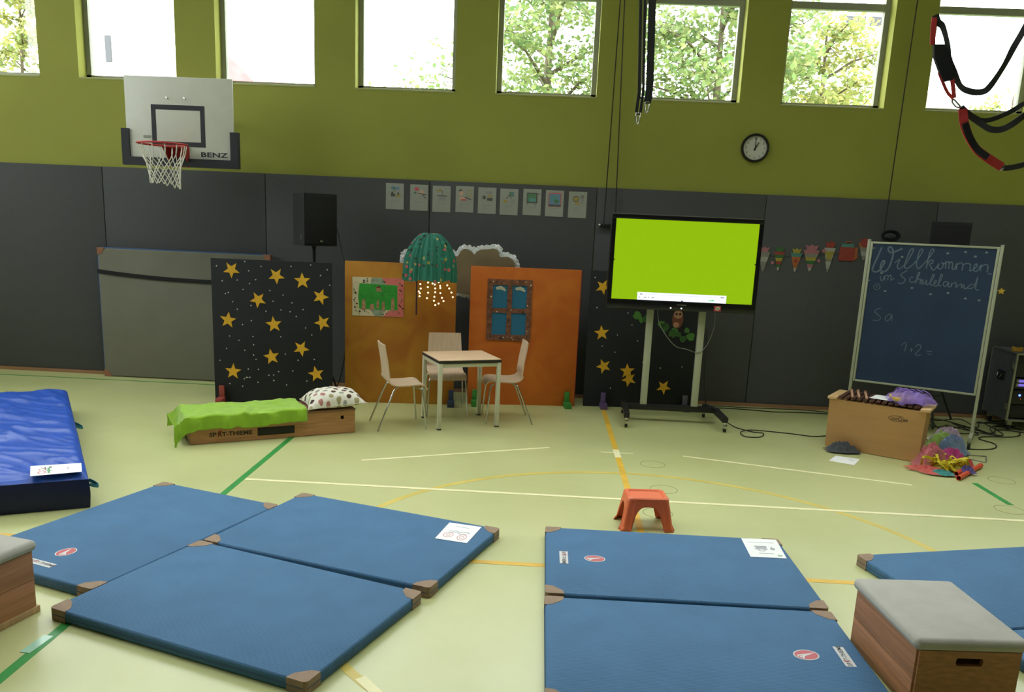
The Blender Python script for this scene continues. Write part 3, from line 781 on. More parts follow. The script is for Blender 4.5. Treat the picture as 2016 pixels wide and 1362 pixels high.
# ---- grey-backed mat leaning against the wall pads
gm = thing('gym_mat', 'grey-backed gym mat with black strap standing against the wall pads', 'mat', (-4.16, 9.628, 0), 0.0)
MB().box((0, 0, 0.756), (2.02, 0.07, 1.50), 0.016, seg=3).build('cover', mat('grey_mat_back', rgb(118, 116, 104), 0.9, var=0.06, vscale=3, bump=0.3, bscale=220), gm, smooth=45)
MB().box((0, 0.008, 1.507), (1.98, 0.064, 0.016), 0.004).build('blue_edge', mat('blue_mat_edge', rgb(52, 88, 140), 0.7), gm, smooth=45)
MB().box((-1.010, 0.006, 0.76), (0.014, 0.064, 1.44), 0.004).build('blue_edge', MATS['blue_mat_edge'], gm, smooth=45)
for sx in (-1, 1):
    for z0, z1 in ((0.004, 0.085), (1.43, 1.512)):
        a = 0.085
        zc = z0 if z0 < 0.5 else z1; dz = 1 if z0 < 0.5 else -1
        poly = [(0, 0), (a, 0), (a * .75, a * .6), (a * .6, a * .75), (0, a)]
        MB().prism([(sx * (1.012 - u), zc + dz * v) for u, v in poly], -0.039, 0.038, lambda u, v, w: (u, w, v)).build('corner_patch', mat('orange_leather', rgb(150, 100, 74), 0.7, var=0.1), gm, label='brown leather corner patch')
sp = [(-1.012, 0.0, 1.24), (-0.99, -0.042, 1.238), (-0.6, -0.043, 1.205), (-0.1, -0.043, 1.18), (0.5, -0.043, 1.175), (0.98, -0.043, 1.19), (1.013, 0, 1.19)]
MB().strap(smooth_path(sp), 0.045, 0.006, (0, 0, 1)).build('strap', M_black_rough, gm, smooth=40)

# ================================================================== wooden vault boxes
def wood(name, c, var=0.22, stretch=(1, 14, 14), rough=0.55, vs=3.0):
    return mat(name, c, rough, var=var, vscale=vs, stretch=stretch, bump=0.05, bscale=60)
M_pine = wood('pine_planks', rgb(166, 116, 80), stretch=(6, 1, 22))
M_suede = mat('grey_suede', rgb(168, 166, 158), 0.8, var=0.08, vscale=7, bump=0.2, bscale=120, sheen=0.15)
M_pine2 = wood('pine_bright', rgb(170, 138, 96), stretch=(8, 8, 1))
def vault_box(label, x, y, rz, L, W, H, pad=0.056, base=False):
    """L along local y, W along local x"""
    t = thing('vault_box', label, 'vault box', (x, y, 0), rz, 'small wooden vault boxes')
    hz = H - pad; iw, il = W / 2 - 0.03, L / 2 - 0.026; th = 0.022
    z0 = 0.03 if base else 0.004
    # long sides: two boards each
    zm = z0 + (hz - z0) * 0.5
    for s in (-1, 1):
        for a, b in ((z0, zm - 0.001), (zm + 0.001, hz)):
            MB().span((s * iw - th / 2, -il, a), (s * iw + th / 2, il, b), 0.003).build('side_board', M_pine, t, smooth=40)
    # end boards with a hand hole
    for s in (-1, 1):
        hw, hh, hc = 0.06, 0.018, hz * 0.83
        mb = MB()
        y0, y1 = s * il - th / 2, s * il + th / 2
        mb.span((-iw, y0, z0), (iw, y1, hc - hh)); mb.span((-iw, y0, hc + hh), (iw, y1, hz))
        mb.span((-iw, y0, hc - hh), (-hw, y1, hc + hh)); mb.span((hw, y0, hc - hh), (iw, y1, hc + hh))
        for q in (-1, 1):   # rounded ends of the slot
            pts = [(q * hw, hh), (q * (hw - 0.006), hh), (q * (hw - 0.001), hh * 0.4), (q * (hw - 0.001), -hh * 0.4), (q * (hw - 0.006), -hh), (q * hw, -hh)]
            mb.prism(pts, y0, y1, lambda u, v, w: (u, w, hc + v))
        mb.build('end_board', M_pine, t)
    if base:
        fr = MB()
        fr.span((-iw - .018, -il - .018, 0.0), (-iw + .02, il + .018, 0.034), 0.004); fr.span((iw - .02, -il - .018, 0.0), (iw + .018, il + .018, 0.034), 0.004)
        fr.span((-iw + .02, -il - .018, 0.0), (iw - .02, -il + .02, 0.034)); fr.span((-iw + .02, il - .02, 0.0), (iw - .02, il + .018, 0.034))
        fr.build('base_rim', M_pine2, t, smooth=40)
    # padded top: soft rounded slab
    def padfn(bm_v): return bm_v
    mb = MB().box((0, 0, hz + pad / 2), (W, L, pad), 0.028, seg=4)
    mb.v = [(vx, vy, vz + (0.006 * (1 - (2 * vx / W) ** 2) * (1 - (2 * vy / L) ** 2) if vz > hz + pad * 0.9 else 0)) for vx, vy, vz in mb.v]
    mb.build('padded_top', M_suede, t, smooth=60, label='worn grey suede pad')
    return t
vault_box('wooden vault box with grey pad in the lower right corner', 1.873, 3.62, math.radians(3.5), 0.645, 0.50, 0.345)
vault_box('wooden vault box with grey pad cut off by the left edge', -2.757, 3.435, math.radians(-15), 0.775, 0.53, 0.378, base=True)

# ================================================================== orange plastic stool
M_orange = mat('orange_plastic', rgb(226, 108, 66), 0.38, spec=0.5)
M_orange_in = M_orange
st = thing('step_stool', 'small orange plastic stool behind the middle mat', 'stool', (0.768, 5.46, 0), math.radians(4.5))
SH = 0.225
def rrect(hw, hl, r, n=10):
    out = []
    for qx, qy, a0 in ((1, 1, 0), (-1, 1, PI / 2), (-1, -1, PI), (1, -1, 3 * PI / 2)):
        for k in range(n + 1):
            a = a0 + PI / 2 * k / n
            out.append((qx * (hw - r) + r * math.cos(a), qy * (hl - r) + r * math.sin(a)))
    return out
def leg_quad(qx, qy):
    """one corner of the skirt: leg plus half of each neighbouring arch"""
    tw, tl, bw, bl = 0.138, 0.105, 0.176, 0.135
    def ctl(s):      # s -1..1 : -1 centre of the x-side, 1 centre of the y-side ; returns unit rrect position
        return s
    cols = []
    N = 44
    for i in range(N + 1):
        s = i / N
        # perimeter from (tw-side middle) round the corner
        def per(hw, hl, r, s):
            l1, l2, l3 = hl - r, PI / 2 * r, hw - r
            L = l1 + l2 + l3; d = s * L
            if d < l1: return hw, d
            if d < l1 + l2:
                a = (d - l1) / r
                return hw - r + r * math.cos(a), hl - r + r * math.sin(a)
            return hw - r - (d - l1 - l2), hl
        xt, yt = per(tw, tl, 0.03, s); xb, yb = per(bw, bl, 0.04, s)
        # arch: leg width about 40 % around the corner
        sc = 0.44
        d = abs(s - sc) / (sc if s < sc else 1 - sc)     # 0 at corner .. 1 at mid side
        half = 0.37
        arch = 0.0 if d < half else 0.163 * (1 - (1 - (d - half) / (1 - half)) ** 3.2) ** (1 / 2.6)
        rib = 0.0035 * math.cos(d * 18) if d < 0.37 else 0
        cols.append((xt, yt, xb, yb, arch, rib))
    mb = MB()
    NV = 12
    def fn(u, v):
        i = round(u * N); xt, yt, xb, yb, arch, rib = cols[i]
        z = (SH - 0.008) + (arch - (SH - 0.008)) * v
        k = 1 - z / (SH - 0.008)
        x = xt + (xb - xt) * k; y = yt + (yb - yt) * k
        f = 1 + rib / 0.15 * min(1, k * 3)
        if z < 0.016: f *= 1 + 0.07 * (1 - z / 0.016)
        return (qx * x * f, qy * y * f, z + 0.001)
    mb.sheet(N, NV, fn)
    return mb
for qx in (-1, 1):
    for qy in (-1, 1):
        o = leg_quad(qx, qy).build('leg', M_orange, st, smooth=50)
        md = o.modifiers.new('thickness', 'SOLIDIFY'); md.thickness = 0.0045; md.offset = 0
top = MB()
R0 = rrect(0.1395, 0.1065, 0.031); R1 = rrect(0.142, 0.109, 0.033); R2 = rrect(0.134, 0.101, 0.03); R3 = rrect(0.114, 0.081, 0.026); R4 = rrect(0.106, 0.073, 0.022)
prof = [(R0, SH - 0.016), (R1, SH - 0.008), (R2, SH), (R3, SH), (R4, SH - 0.009)]
n = len(R0); vs = []; fs = []
for Rr, z in prof: vs += [(x, y, z) for x, y in Rr]
for i in range(len(prof) - 1):
    for k in range(n): fs.append((i * n + k, i * n + (k + 1) % n, (i + 1) * n + (k + 1) % n, (i + 1) * n + k))
fs.append(tuple(range((len(prof) - 1) * n, len(prof) * n)))
top.add(vs, fs).build('seat', M_orange, st, smooth=40)

# ================================================================== table and chairs of the play corner
M_cream = mat('cream_steel', rgb(205, 203, 180), 0.4)
M_ply = wood('pale_beech', rgb(205, 180, 152), var=0.08, stretch=(2, 14, 2))
tb = thing('table', 'small square table with pale top and dark edge between three chairs', 'table', (-0.782, 8.18, 0), math.radians(24.5))
TL_, TW_, TZ = 0.64, 0.57, 0.685
MB().box((0, 0, TZ - 0.004), (TL_ - 0.004, TW_ - 0.004, 0.006), 0.001).build('table_top', mat('beech_laminate', rgb(222, 190, 156), 0.45, var=0.05, vscale=3, stretch=(1, 12, 1)), tb)
MB().box((0, 0, TZ - 0.020), (TL_, TW_, 0.027), 0.004).build('edge_band', mat('dark_edge', rgb(36, 32, 30), 0.6), tb, smooth=40)
fr = MB(); zz = TZ - 0.055
for s in (-1, 1):
    fr.box((0, s * (TW_ / 2 - 0.022), zz), (TL_ - 0.06, 0.022, 0.036), 0.003); fr.box((s * (TL_ / 2 - 0.022), 0, zz), (0.022, TW_ - 0.06, 0.036), 0.003)
fr.build('apron', M_cream, tb, smooth=40)
for sx in (-1, 1):
    for sy in (-1, 1):
        lg = MB().box((sx * (TL_ / 2 - 0.021), sy * (TW_ / 2 - 0.021), (TZ - 0.034) / 2 + 0.006), (0.038, 0.038, TZ - 0.046), 0.004).build('leg', M_cream, tb, smooth=40)
        MB().box((sx * (TL_ / 2 - 0.021), sy * (TW_ / 2 - 0.021), 0.006), (0.04, 0.04, 0.012), 0.003).build('foot_cap', M_rubber, lg)

# chair faces local +x
prof = [(-0.205, 0.825), (-0.198, 0.77), (-0.178, 0.66), (-0.165, 0.56), (-0.155, 0.49), (-0.135, 0.452), (-0.10, 0.435), (-0.04, 0.428), (0.05, 0.430), (0.13, 0.437), (0.175, 0.434), (0.203, 0.418), (0.218, 0.388)]
pp = smooth_path([(a, 0, b) for a, b in prof], 4)
def chair_parts(t):
    N = len(pp) - 1
    def fn_off(off):
        def fn(u, v):
            i = round(u * N); p = pp[i]
            tg = (pp[min(i + 1, N)] - pp[max(i - 1, 0)]).normalized(); nn = Vector((tg.z, 0, -tg.x))
            hw = 0.168 + 0.022 * min(1, max(0, (0.84 - p.z) / 0.4))
            y = (v - 0.5) * 2
            w = y * hw
            dish = 0.012 * y * y * (1 if p.z > 0.5 else 0.4)
            return (p.x + nn.x * off + (dish if p.z > 0.5 else 0), w, p.z + nn.z * off + (dish if p.z <= 0.46 else 0))
        return fn
    mb = MB()
    nv = 10
    mb.sheet(N, nv, fn_off(0.0055)); k = (N + 1) * (nv + 1)
    mb.sheet(N, nv, fn_off(-0.0055))
    W = N + 1
    fs = []
    for j in range(nv):
        for i in (0, N): fs.append((j * W + i, (j + 1) * W + i, k + (j + 1) * W + i, k + j * W + i))
    for i in range(N):
        for j in (0, nv): fs.append((j * W + i, j * W + i + 1, k + j * W + i + 1, k + j * W + i))
    mb.f += fs; mb.m += [0] * len(fs)
    mb.build('shell', M_ply, t, smooth=40, label='bent plywood seat and back in one piece')
    for s in (-1, 1):
        a = MB().tube(smooth_path([(0.10, s * 0.12, 0.418), (0.14, s * 0.165, 0.405), (0.17, s * 0.188, 0.36), (0.205, s * 0.21, 0.008)], 5), 0.0085, 8).build('leg', M_chrome, t, smooth=60)
        b = MB().tube(smooth_path([(-0.05, s * 0.12, 0.414), (-0.09, s * 0.165, 0.402), (-0.12, s * 0.188, 0.36), (-0.262, s * 0.215, 0.008)], 5), 0.0085, 8).build('leg', M_chrome, t, smooth=60)
    MB().tube([(0.10, -0.12, 0.416), (0.10, 0.12, 0.416)], 0.0085, 8).build('cross_tube', M_chrome, t, smooth=60)
    MB().tube([(-0.05, -0.12, 0.412), (-0.05, 0.12, 0.412)], 0.0085, 8).build('cross_tube', M_chrome, t, smooth=60)
GC = 'plywood chairs at the small table'
ch1 = thing('chair', 'pale plywood chair on the left of the table, turned towards it', 'chair', (-1.335, 7.90, 0), math.radians(22), GC)
chair_parts(ch1)
dup(ch1, (-0.345, 8.36, 0), math.radians(190), 'pale plywood chair on the right of the table, turned towards it', GC)
dup(ch1, (-0.975, 8.57, 0), math.radians(-77), 'plywood chair behind the table, backrest against the ochre board', GC)

# ================================================================== wooden bench box with blanket and cushion
ba = math.radians(29.46)
bn = thing('bench_box', 'low wooden box bench with a slot handle and dark lettering', 'bench', (-2.971, 6.835, 0), ba)
BL_, BD, BH = 1.455, 0.44, 0.235
M_bwood = wood('bench_wood', rgb(190, 138, 94), stretch=(1.2, 8, 18))
M_btop = mat('bench_top', rgb(140, 100, 78), 0.45, var=0.1, vscale=3, stretch=(1, 8, 8))
# front board with slot and square hole
fb = MB(); T = 0.022
sl0, sl1, sz0, sz1 = 0.565, 0.892, 0.038, 0.112
fb.span((0, 0, 0.004), (sl0, T, BH - 0.02)); fb.span((sl0, 0, 0.004), (sl1, T, sz0)); fb.span((sl0, 0, sz1), (sl1, T, BH - 0.02))
h0, h1, hz0, hz1 = 1.318, 1.350, 0.138, 0.172
fb.span((sl1, 0, 0.004), (h0, T, BH - 0.02)); fb.span((h0, 0, 0.004), (h1, T, hz0)); fb.span((h0, 0, hz1), (h1, T, BH - 0.02)); fb.span((h1, 0, 0.004), (BL_, T, BH - 0.02))
fb.build('front_board', M_bwood, bn)
MB().span((sl0 + .002, 0.003, sz0 + .002), (sl1 - .002, 0.03, sz1 - .002), 0.006).build('slot_shade', mat('slot_shade_black', rgb(26, 26, 24), 0.5), bn, smooth=40)  # black fill stands for the shade inside the slot
MB().span((h0 - 0.002, 0.02, hz0 - 0.002), (h1 + 0.002, 0.032, hz1 + 0.002)).build('hole_shade', mat('hole_shade_brown', rgb(38, 24, 16), 0.9), bn)  # dark plate behind the hole, coloured as the shade inside the box
MB().span((0, BD - T, 0.004), (BL_, BD, BH - 0.02)).build('back_board', M_bwood, bn)
for x in (0.0, BL_ - T):
    MB().span((x, T, 0.004), (x + T, BD - T, BH - 0.02)).build('end_board', M_bwood, bn)
MB().span((-0.012, -0.012, BH - 0.02), (BL_ + 0.004, BD + 0.012, BH), 0.005).build('top_board', M_btop, bn, smooth=40)
tx = MB()
tx.use(0).text('SP', 0.052, lambda u, v: (0.185 + u * 1.15, -0.0012, 0.075 + v), bold=0.0016)
tx.text('RT-THIEME', 0.052, lambda u, v: (0.372 + u * 1.15, -0.0012, 0.075 + v), bold=0.0016)
tx.use(1).prism([(0.226, 0.056), (0.236, 0.054), (0.25, 0.085), (0.268, 0.112), (0.258, 0.112), (0.238, 0.088)], -0.0018, 0.0, lambda u, v, w: (u, w, v))
tx.prism(ellipse(0.243, 0.103, 0.008, 0.008, 12), -0.0018, 0.0, lambda u, v, w: (u, w, v))
tx.build('lettering', [mat('stencil_dark', rgb(58, 50, 42), 0.8), mat('stencil_red', rgb(150, 62, 50), 0.8)], bn)

# blanket: folds over the front, the back and the left end
M_blanket = mat('lime_fleece', rgb(142, 186, 42), 0.95, var=0.10, vscale=14, bump=0.4, bscale=180, sheen=0.3)
bk = thing('blanket', 'lime green fleece blanket draped over the wooden bench', 'blanket', (-2.971, 6.835, BH), ba)
def blanket(u, v):
    s = -0.235 + u * (1.0 + 0.235)              # along the bench, negative hangs over the left end
    front = 0.120 + 0.07 * (1 - u) ** 6 - 0.006 * math.sin(u * 9)
    tt = -0.135 + v * (BD + 0.135 + front)        # from the back overhang to the front overhang; front edge at the end
    y = BD - tt
    wr = noise.noise(Vector((s * 5.0, tt * 4.5, 1.7))) * 0.014 + noise.noise(Vector((s * 13, tt * 9, 4.4))) * 0.010
    ridge = max(0, 1 - abs(noise.noise(Vector((s * 3.2 + tt * 1.4, tt * 1.6, 8.0)))) * 4) * 0.017
    lift = 0.006
    over_f = max(0.0, tt - BD); over_b = max(0.0, -tt); over_s = max(0.0, -s)
    fold = 0.012 * math.sin(s * 21 + 1.3 * math.sin(s * 7)) + 0.006 * math.sin(s * 47)
    X = max(s, 0.0); Y = min(max(y, 0.0), BD); Z = lift + abs(wr) * 0.9 + ridge + 0.004
    if over_f > 0:
        Z -= over_f * 0.985; Y = -0.024 - over_f * 0.06 - max(0, fold) * min(1, over_f / 0.05)
    if over_b > 0:
        Z -= over_b * 0.985; Y = BD + 0.024 + over_b * 0.06 + max(0, fold) * 0.5
    if over_s > 0:
        Z -= over_s * (0.93 if over_f == 0 and over_b == 0 else 0.35)
        X = -0.026 - over_s * (0.16 if over_f == 0 and over_b == 0 else 0.45) - abs(wr)
        if over_f > 0: Y -= 0.0 + over_s * 0.12
        if over_b > 0: Y += over_s * 0.25
    Z = max(Z, -BH + 0.006 + 0.004 * abs(math.sin(s * 30)))
    return (X, Y, Z)
o = MB().sheet(110, 70, blanket).build('cloth', M_blanket, bk, smooth=80)
md = o.modifiers.new('thickness', 'SOLIDIFY'); md.thickness = 0.005; md.offset = 1

# cushion with printed dots
def dot_material():
    m = bpy.data.materials.new('dotted_cotton'); m.use_nodes = True
    nt = m.node_tree; b = nt.nodes['Principled BSDF']; b.inputs['Roughness'].default_value = 0.85
    tc = nt.nodes.new('ShaderNodeTexCoord')
    mp = nt.nodes.new('ShaderNodeMapping'); mp.inputs['Scale'].default_value = (7.0, 6.2, 0); mp.inputs['Rotation'].default_value = (0, 0, 0.5)
    nt.links.new(tc.outputs['UV'], mp.inputs['Vector'])
    vo = nt.nodes.new('ShaderNodeTexVoronoi'); vo.voronoi_dimensions = '2D'; vo.inputs['Randomness'].default_value = 0.14; vo.inputs['Scale'].default_value = 1.0
    nt.links.new(mp.outputs['Vector'], vo.inputs['Vector'])
    lt = nt.nodes.new('ShaderNodeMath'); lt.operation = 'LESS_THAN'; lt.inputs[1].default_value = 0.31
    nt.links.new(vo.outputs['Distance'], lt.inputs[0])
    sp = nt.nodes.new('ShaderNodeSeparateColor'); nt.links.new(vo.outputs['Color'], sp.inputs['Color'])
    r = nt.nodes.new('ShaderNodeValToRGB'); r.color_ramp.interpolation = 'CONSTANT'
    cols = [rgb(62, 42, 36), rgb(150, 150, 140), rgb(176, 120, 112), rgb(84, 58, 46), rgb(160, 150, 110)]
    el = r.color_ramp.elements
    el[0].color = cols[0]; el[1].position = 0.3; el[1].color = cols[1]
    for p, c in ((0.5, cols[2]), (0.65, cols[3]), (0.85, cols[4])):
        e = el.new(p); e.color = c
    nt.links.new(sp.outputs[0], r.inputs['Fac'])
    mx = nt.nodes.new('ShaderNodeMix'); mx.data_type = 'RGBA'
    mx.inputs['A'].default_value = rgb(226, 222, 208)
    nt.links.new(lt.outputs[0], mx.inputs['Factor']); nt.links.new(r.outputs['Color'], mx.inputs['B'])
    nt.links.new(mx.outputs['Result'], b.inputs['Base Color'])
    return m
cu = thing('cushion', 'white cushion with brown and grey dots on the bench end', 'cushion', (-1.93, 7.615, BH + 0.002), ba + math.radians(-4))
def cushion(sgn):
    def fn(u, v):
        x, y = (u - 0.5) * 2, (v - 0.5) * 2
        pin = 1 - 0.13 * (1 - abs(x) ** 2.2) * abs(y) ** 4 * 1.0 - 0.13 * (1 - abs(y) ** 2.2) * abs(x) ** 4
        h = (max(0, 1 - abs(x) ** 2.3) * max(0, 1 - abs(y) ** 2.3)) ** 0.55
        w = 0.008 * noise.noise(Vector((x * 3, y * 3, sgn * 2.0))) * h + 0.012 * max(0, 1 - abs(noise.noise(Vector((x * 4, y * 4, 7)))) * 3) * (1 - h) * h * 4
        z = 0.042 + (0.125 * h + w if sgn > 0 else -0.038 * h) + 0.02 * x * (1 - h)
        if sgn < 0: z = max(z, 0.006)
        return (x * 0.27 * pin, y * 0.24 * pin, max(z, 0.006))
    return fn
co = MB().sheet(44, 44, cushion(1)).sheet(44, 44, cushion(-1)).build('cover', dot_material(), cu, smooth=70)
uvl = co.data.uv_layers.new(name='cloth')
for lp_ in co.data.loops:
    k = lp_.vertex_index % (45 * 45)
    uvl.data[lp_.index].uv = ((k % 45) / 44, (k // 45) / 44)
pi_pts = []
f1 = cushion(1)
for a, b_ in ((lambda t: (t, 0), 0), (lambda t: (1, t), 0), (lambda t: (1 - t, 1), 0), (lambda t: (0, 1 - t), 0)):
    for k in range(14): pi_pts.append(f1(*a(k / 14)))
MB().tube(pi_pts, 0.004, 6, closed=True).build('seam', mat('cushion_seam', rgb(210, 205, 190), 0.8), cu, smooth=60)

# ================================================================== painted stage boards
def board(name, label, S, ang, L, H, m, medge, th=0.024, cat='stage board'):
    t = thing(name, label, cat, (S[0], S[1], 0), ang)
    MB().span((0, 0.001, 0.0), (L, th, H), 0.002).build('panel', m, t, smooth=30)
    return t
M_night = mat('night_paint', rgb(28, 30, 34), 0.85, var=0.12, vscale=3)
M_star = mat('gold_paper', rgb(226, 172, 40), 0.6, var=0.10, vscale=12)
M_dot = mat('silver_dot', rgb(215, 215, 210), 0.5)
def stars_on(t, stars, dots):
    for i, (u, v, a) in enumerate(stars):
        MB().prism(star_poly(u, v, 0.088, 0.037, a), -0.0025, 0.0005, lambda x, y, w: (x, w, y)).build('star', M_star, t, label='gold paper star')
    for u, v in dots:
        MB().prism(ellipse(u, v, 0.0065, 0.0065, 8), -0.002, 0.0005, lambda x, y, w: (x, w, y)).build('dot', M_dot, t)
nb1 = board('night_sky_board', 'black board with twelve gold stars behind the bench', (-3.429, 8.554), math.atan2(.1, 1.24), 1.235, 1.505, M_night, None)
stars_on(nb1, STARS1, DOTS1)
nb2 = board('night_sky_board', 'black board with gold stars and an owl behind the large screen', (.513, 9.265), math.atan2(.105, 1.237), 1.24, 1.52, M_night, None)
stars_on(nb2, STARS2, DOTS2)
# owl cut-out with leaves
ow = MB()
fy = lambda x, y, w: (x, w, y)
ow.use(0).prism(ellipse(1.0, 1.02, 0.062, 0.10, 20), -0.004, 0.0, fy)
ow.use(1).prism(ellipse(1.0, 1.075, 0.05, 0.045, 16), -0.006, -0.004, fy)
ow.use(0).prism([(0.955, 1.10), (0.965, 1.14), (0.985, 1.115)], -0.006, 0.0, fy).prism([(1.015, 1.115), (1.035, 1.14), (1.045, 1.10)], -0.006, 0.0, fy)
ow.use(2).prism(ellipse(0.98, 1.08, 0.014, 0.014, 10), -0.008, -0.006, fy).prism(ellipse(1.02, 1.08, 0.014, 0.014, 10), -0.008, -0.006, fy)
ow.use(1).prism(ellipse(0.985, 0.96, 0.035, 0.03, 12), -0.006, -0.004, fy)
ow.build('owl_cutout', [mat('owl_brown', rgb(112, 66, 46), 0.8), mat('owl_tan', rgb(176, 128, 98), 0.8), M_black], nb2, label='brown paper owl')
for i, (u, v) in enumerate(LEAVES):
    a = i * 1.9; s = 0.036 + 0.01 * (i % 3)
    pl_ = [(0, -1), (.55, -.5), (.85, .1), (.6, .75), (.2, .85), (0, .6), (-.2, .85), (-.6, .75), (-.85, .1), (-.55, -.5)]
    poly = [(u + s * (x * math.cos(a * .3) - y * math.sin(a * .3)), v + s * (x * math.sin(a * .3) + y * math.cos(a * .3))) for x, y in pl_]
    MB().prism(poly, -0.004 - 0.001 * (i % 2), 0.0, fy).build('leaf', mat('leaf_paper_%d' % (i % 2), rgb(52, 92, 40) if i % 2 else rgb(72, 120, 52), 0.8), nb2)

def wash(name, c1, c2, sc=2.2):
    m = bpy.data.materials.new(name); m.use_nodes = True
    nt = m.node_tree; b = nt.nodes['Principled BSDF']; b.inputs['Roughness'].default_value = 0.75
    tc = nt.nodes.new('ShaderNodeTexCoord'); n = nt.nodes.new('ShaderNodeTexNoise')
    n.inputs['Scale'].default_value = sc; n.inputs['Detail'].default_value = 6; n.inputs['Distortion'].default_value = 1.2
    nt.links.new(tc.outputs['Object'], n.inputs['Vector'])
    r = nt.nodes.new('ShaderNodeValToRGB'); r.color_ramp.elements[0].position = 0.32; r.color_ramp.elements[1].position = 0.68
    r.color_ramp.elements[0].color = c1; r.color_ramp.elements[1].color = c2
    nt.links.new(n.outputs['Fac'], r.inputs['Fac']); nt.links.new(r.outputs['Color'], b.inputs['Base Color'])
    return m
yb_a = math.atan2(.12, 1.18)
yb = board('ochre_board', 'ochre painted board with a children painting left of the lamp', (-2.112, 8.862), yb_a, 1.185, 1.525, wash('ochre_paint', rgb(166, 100, 24), rgb(186, 132, 34)), None)
ob_a = math.atan2(.163, 1.197)
obd = board('orange_board', 'orange painted board with a paper window on it', (-.79, 9.067), ob_a, 1.205, 1.52, wash('orange_paint', rgb(192, 96, 22), rgb(208, 114, 32)), None)
MB().span((1.205, 0.0, 0.0), (1.212, 0.026, 1.52)).build('edge_strip', mat('red_edge', rgb(170, 60, 36), 0.7), obd)

# feet of the boards: small painted wooden wedges
def foot(label, x, y, rz, m, h=0.17):
    t = thing('board_foot', label, 'wooden foot', (x, y, 0), rz)
    MB().box((0, -0.035, 0.03), (0.075, 0.15, 0.06), 0.004).build('block', m, t, smooth=40)
    MB().box((0, 0.022, h / 2 + 0.02), (0.055, 0.03, h - 0.04), 0.004).build('upright', m, t, smooth=40)
M_gf = mat('green_wood', rgb(52, 128, 48), 0.6, var=0.1); M_pf = mat('purple_wood', rgb(92, 72, 120), 0.6, var=0.1)
foot('green wooden foot at the right end of the orange board', 0.325, 9.155, ob_a, M_gf)
foot('green wooden foot at the left end of the orange board', -0.70, 9.02, ob_a, M_gf)
foot('purple wooden foot at the left end of the starry board behind the screen', 0.735, 9.22, 0.05, M_pf)
foot('purple wooden foot behind the screen stand', 1.665, 9.3, 0.05, mat('grey_purple_wood', rgb(96, 92, 104), 0.6))
foot('blue wooden foot of the ochre board seen under the table', -0.955, 8.93, yb_a, mat('blue_wood', rgb(48, 62, 84), 0.6))
rf = thing('board_foot', 'red wooden foot at the left end of the star board behind the blanket', 'wooden foot', (-3.345, 8.505, 0), 0.08)
MB().box((0, -0.03, 0.03), (0.07, 0.14, 0.06), 0.004).build('block', mat('red_wood', rgb(150, 66, 56), 0.6), rf, smooth=40)
MB().box((0, 0.028, 0.10), (0.055, 0.028, 0.16), 0.004).build('upright', MATS['red_wood'], rf, smooth=40)

# ---- children painting on the ochre board
R_yb = Matrix.Rotation(yb_a, 4, 'Z')
def on_board(S, ang, u, off=0.004):
    return (S[0] + math.cos(ang) * u + math.sin(ang) * off, S[1] + math.sin(ang) * u - math.cos(ang) * off)
p = on_board((-2.112, 8.862), yb_a, 0.08, 0.0)
cp = thing('children_painting', 'painting with green field in a white and pink dotted border', 'painting', (p[0], p[1], 0.95), yb_a)
PW, PH = 0.545, 0.41
MB().span((0, -0.004, 0), (PW, -0.0005, PH)).build('sheet', mat('cream_card', rgb(214, 200, 168), 0.8, var=0.06), cp)
bd = MB()
bd.prism([(0.33, 0), (PW, 0), (PW, PH), (0.31, PH), (0.36, PH - 0.07), (0.475, PH - 0.07), (0.475, 0.07), (0.38, 0.06)], -0.0055, -0.004, fy)
bd.build('pink_border', mat('pink_card', rgb(214, 116, 112), 0.8, var=0.08, vscale=10), cp)
for pq in ([(0.20, PH), (0.31, PH), (0.35, PH - 0.07), (0.19, PH - 0.07)], [(0.19, 0.07), (0.36, 0.07), (0.31, 0.0), (0.24, 0.0)]):
    MB().prism(pq, -0.0056, -0.004, fy).build('grey_border', mat('grey_card', rgb(146, 160, 140), 0.8, var=0.2, vscale=25), cp)
MB().prism([(0.075, 0.075), (0.48, 0.07), (0.475, 0.335), (0.075, 0.345), (0.06, 0.2)], -0.007, -0.0055, fy).build('green_field', mat('grass_paint', rgb(48, 150, 52), 0.8, var=0.12, vscale=8), cp)
M_pasted = mat('pasted_card', rgb(168, 128, 98), 0.8, var=0.35, vscale=40)
for cx, cz, w, h in ((.12, .12, .045, .11), (.21, .10, .055, .06), (.27, .13, .03, .08), (.33, .11, .035, .10), (.43, .13, .04, .14)):
    MB().prism([(cx - w / 2, cz - h / 2), (cx + w / 2, cz - h / 2), (cx + w * .35, cz + h * .2), (cx + w * .3, cz + h / 2), (cx - w * .3, cz + h / 2), (cx - w * .4, cz + h * .2)], -0.0085, -0.007, fy).build('pasted_figure', M_pasted, cp)
MB().prism([(.245, .265), (.315, .265), (.30, .30), (.255, .30)], -0.0085, -0.007, fy).build('pasted_figure', M_pasted, cp)
MB().prism([(.247, .30), (.30, .30), (.292, .325), (.265, .322)], -0.009, -0.007, fy).build('pasted_roof', mat('roof_card', rgb(120, 60, 48), 0.8), cp)
bt = MB(); rr = random.Random(4)
for k in range(46):
    side_ = rr.randrange(4)
    if side_ == 0: u, v = rr.uniform(.015, .055), rr.uniform(.02, PH - .02)
    elif side_ == 1: u, v = rr.uniform(.49, .535), rr.uniform(.02, PH - .02)
    elif side_ == 2: u, v = rr.uniform(.02, PW - .02), rr.uniform(.012, .055)
    else: u, v = rr.uniform(.02, PW - .02), rr.uniform(PH - .055, PH - .012)
    r_ = rr.choice((.004, .005, .007, .0095))
    bt.use(rr.choice((0, 0, 1, 2))).prism(ellipse(u, v, r_, r_, 8), -0.0095, -0.0055, fy)
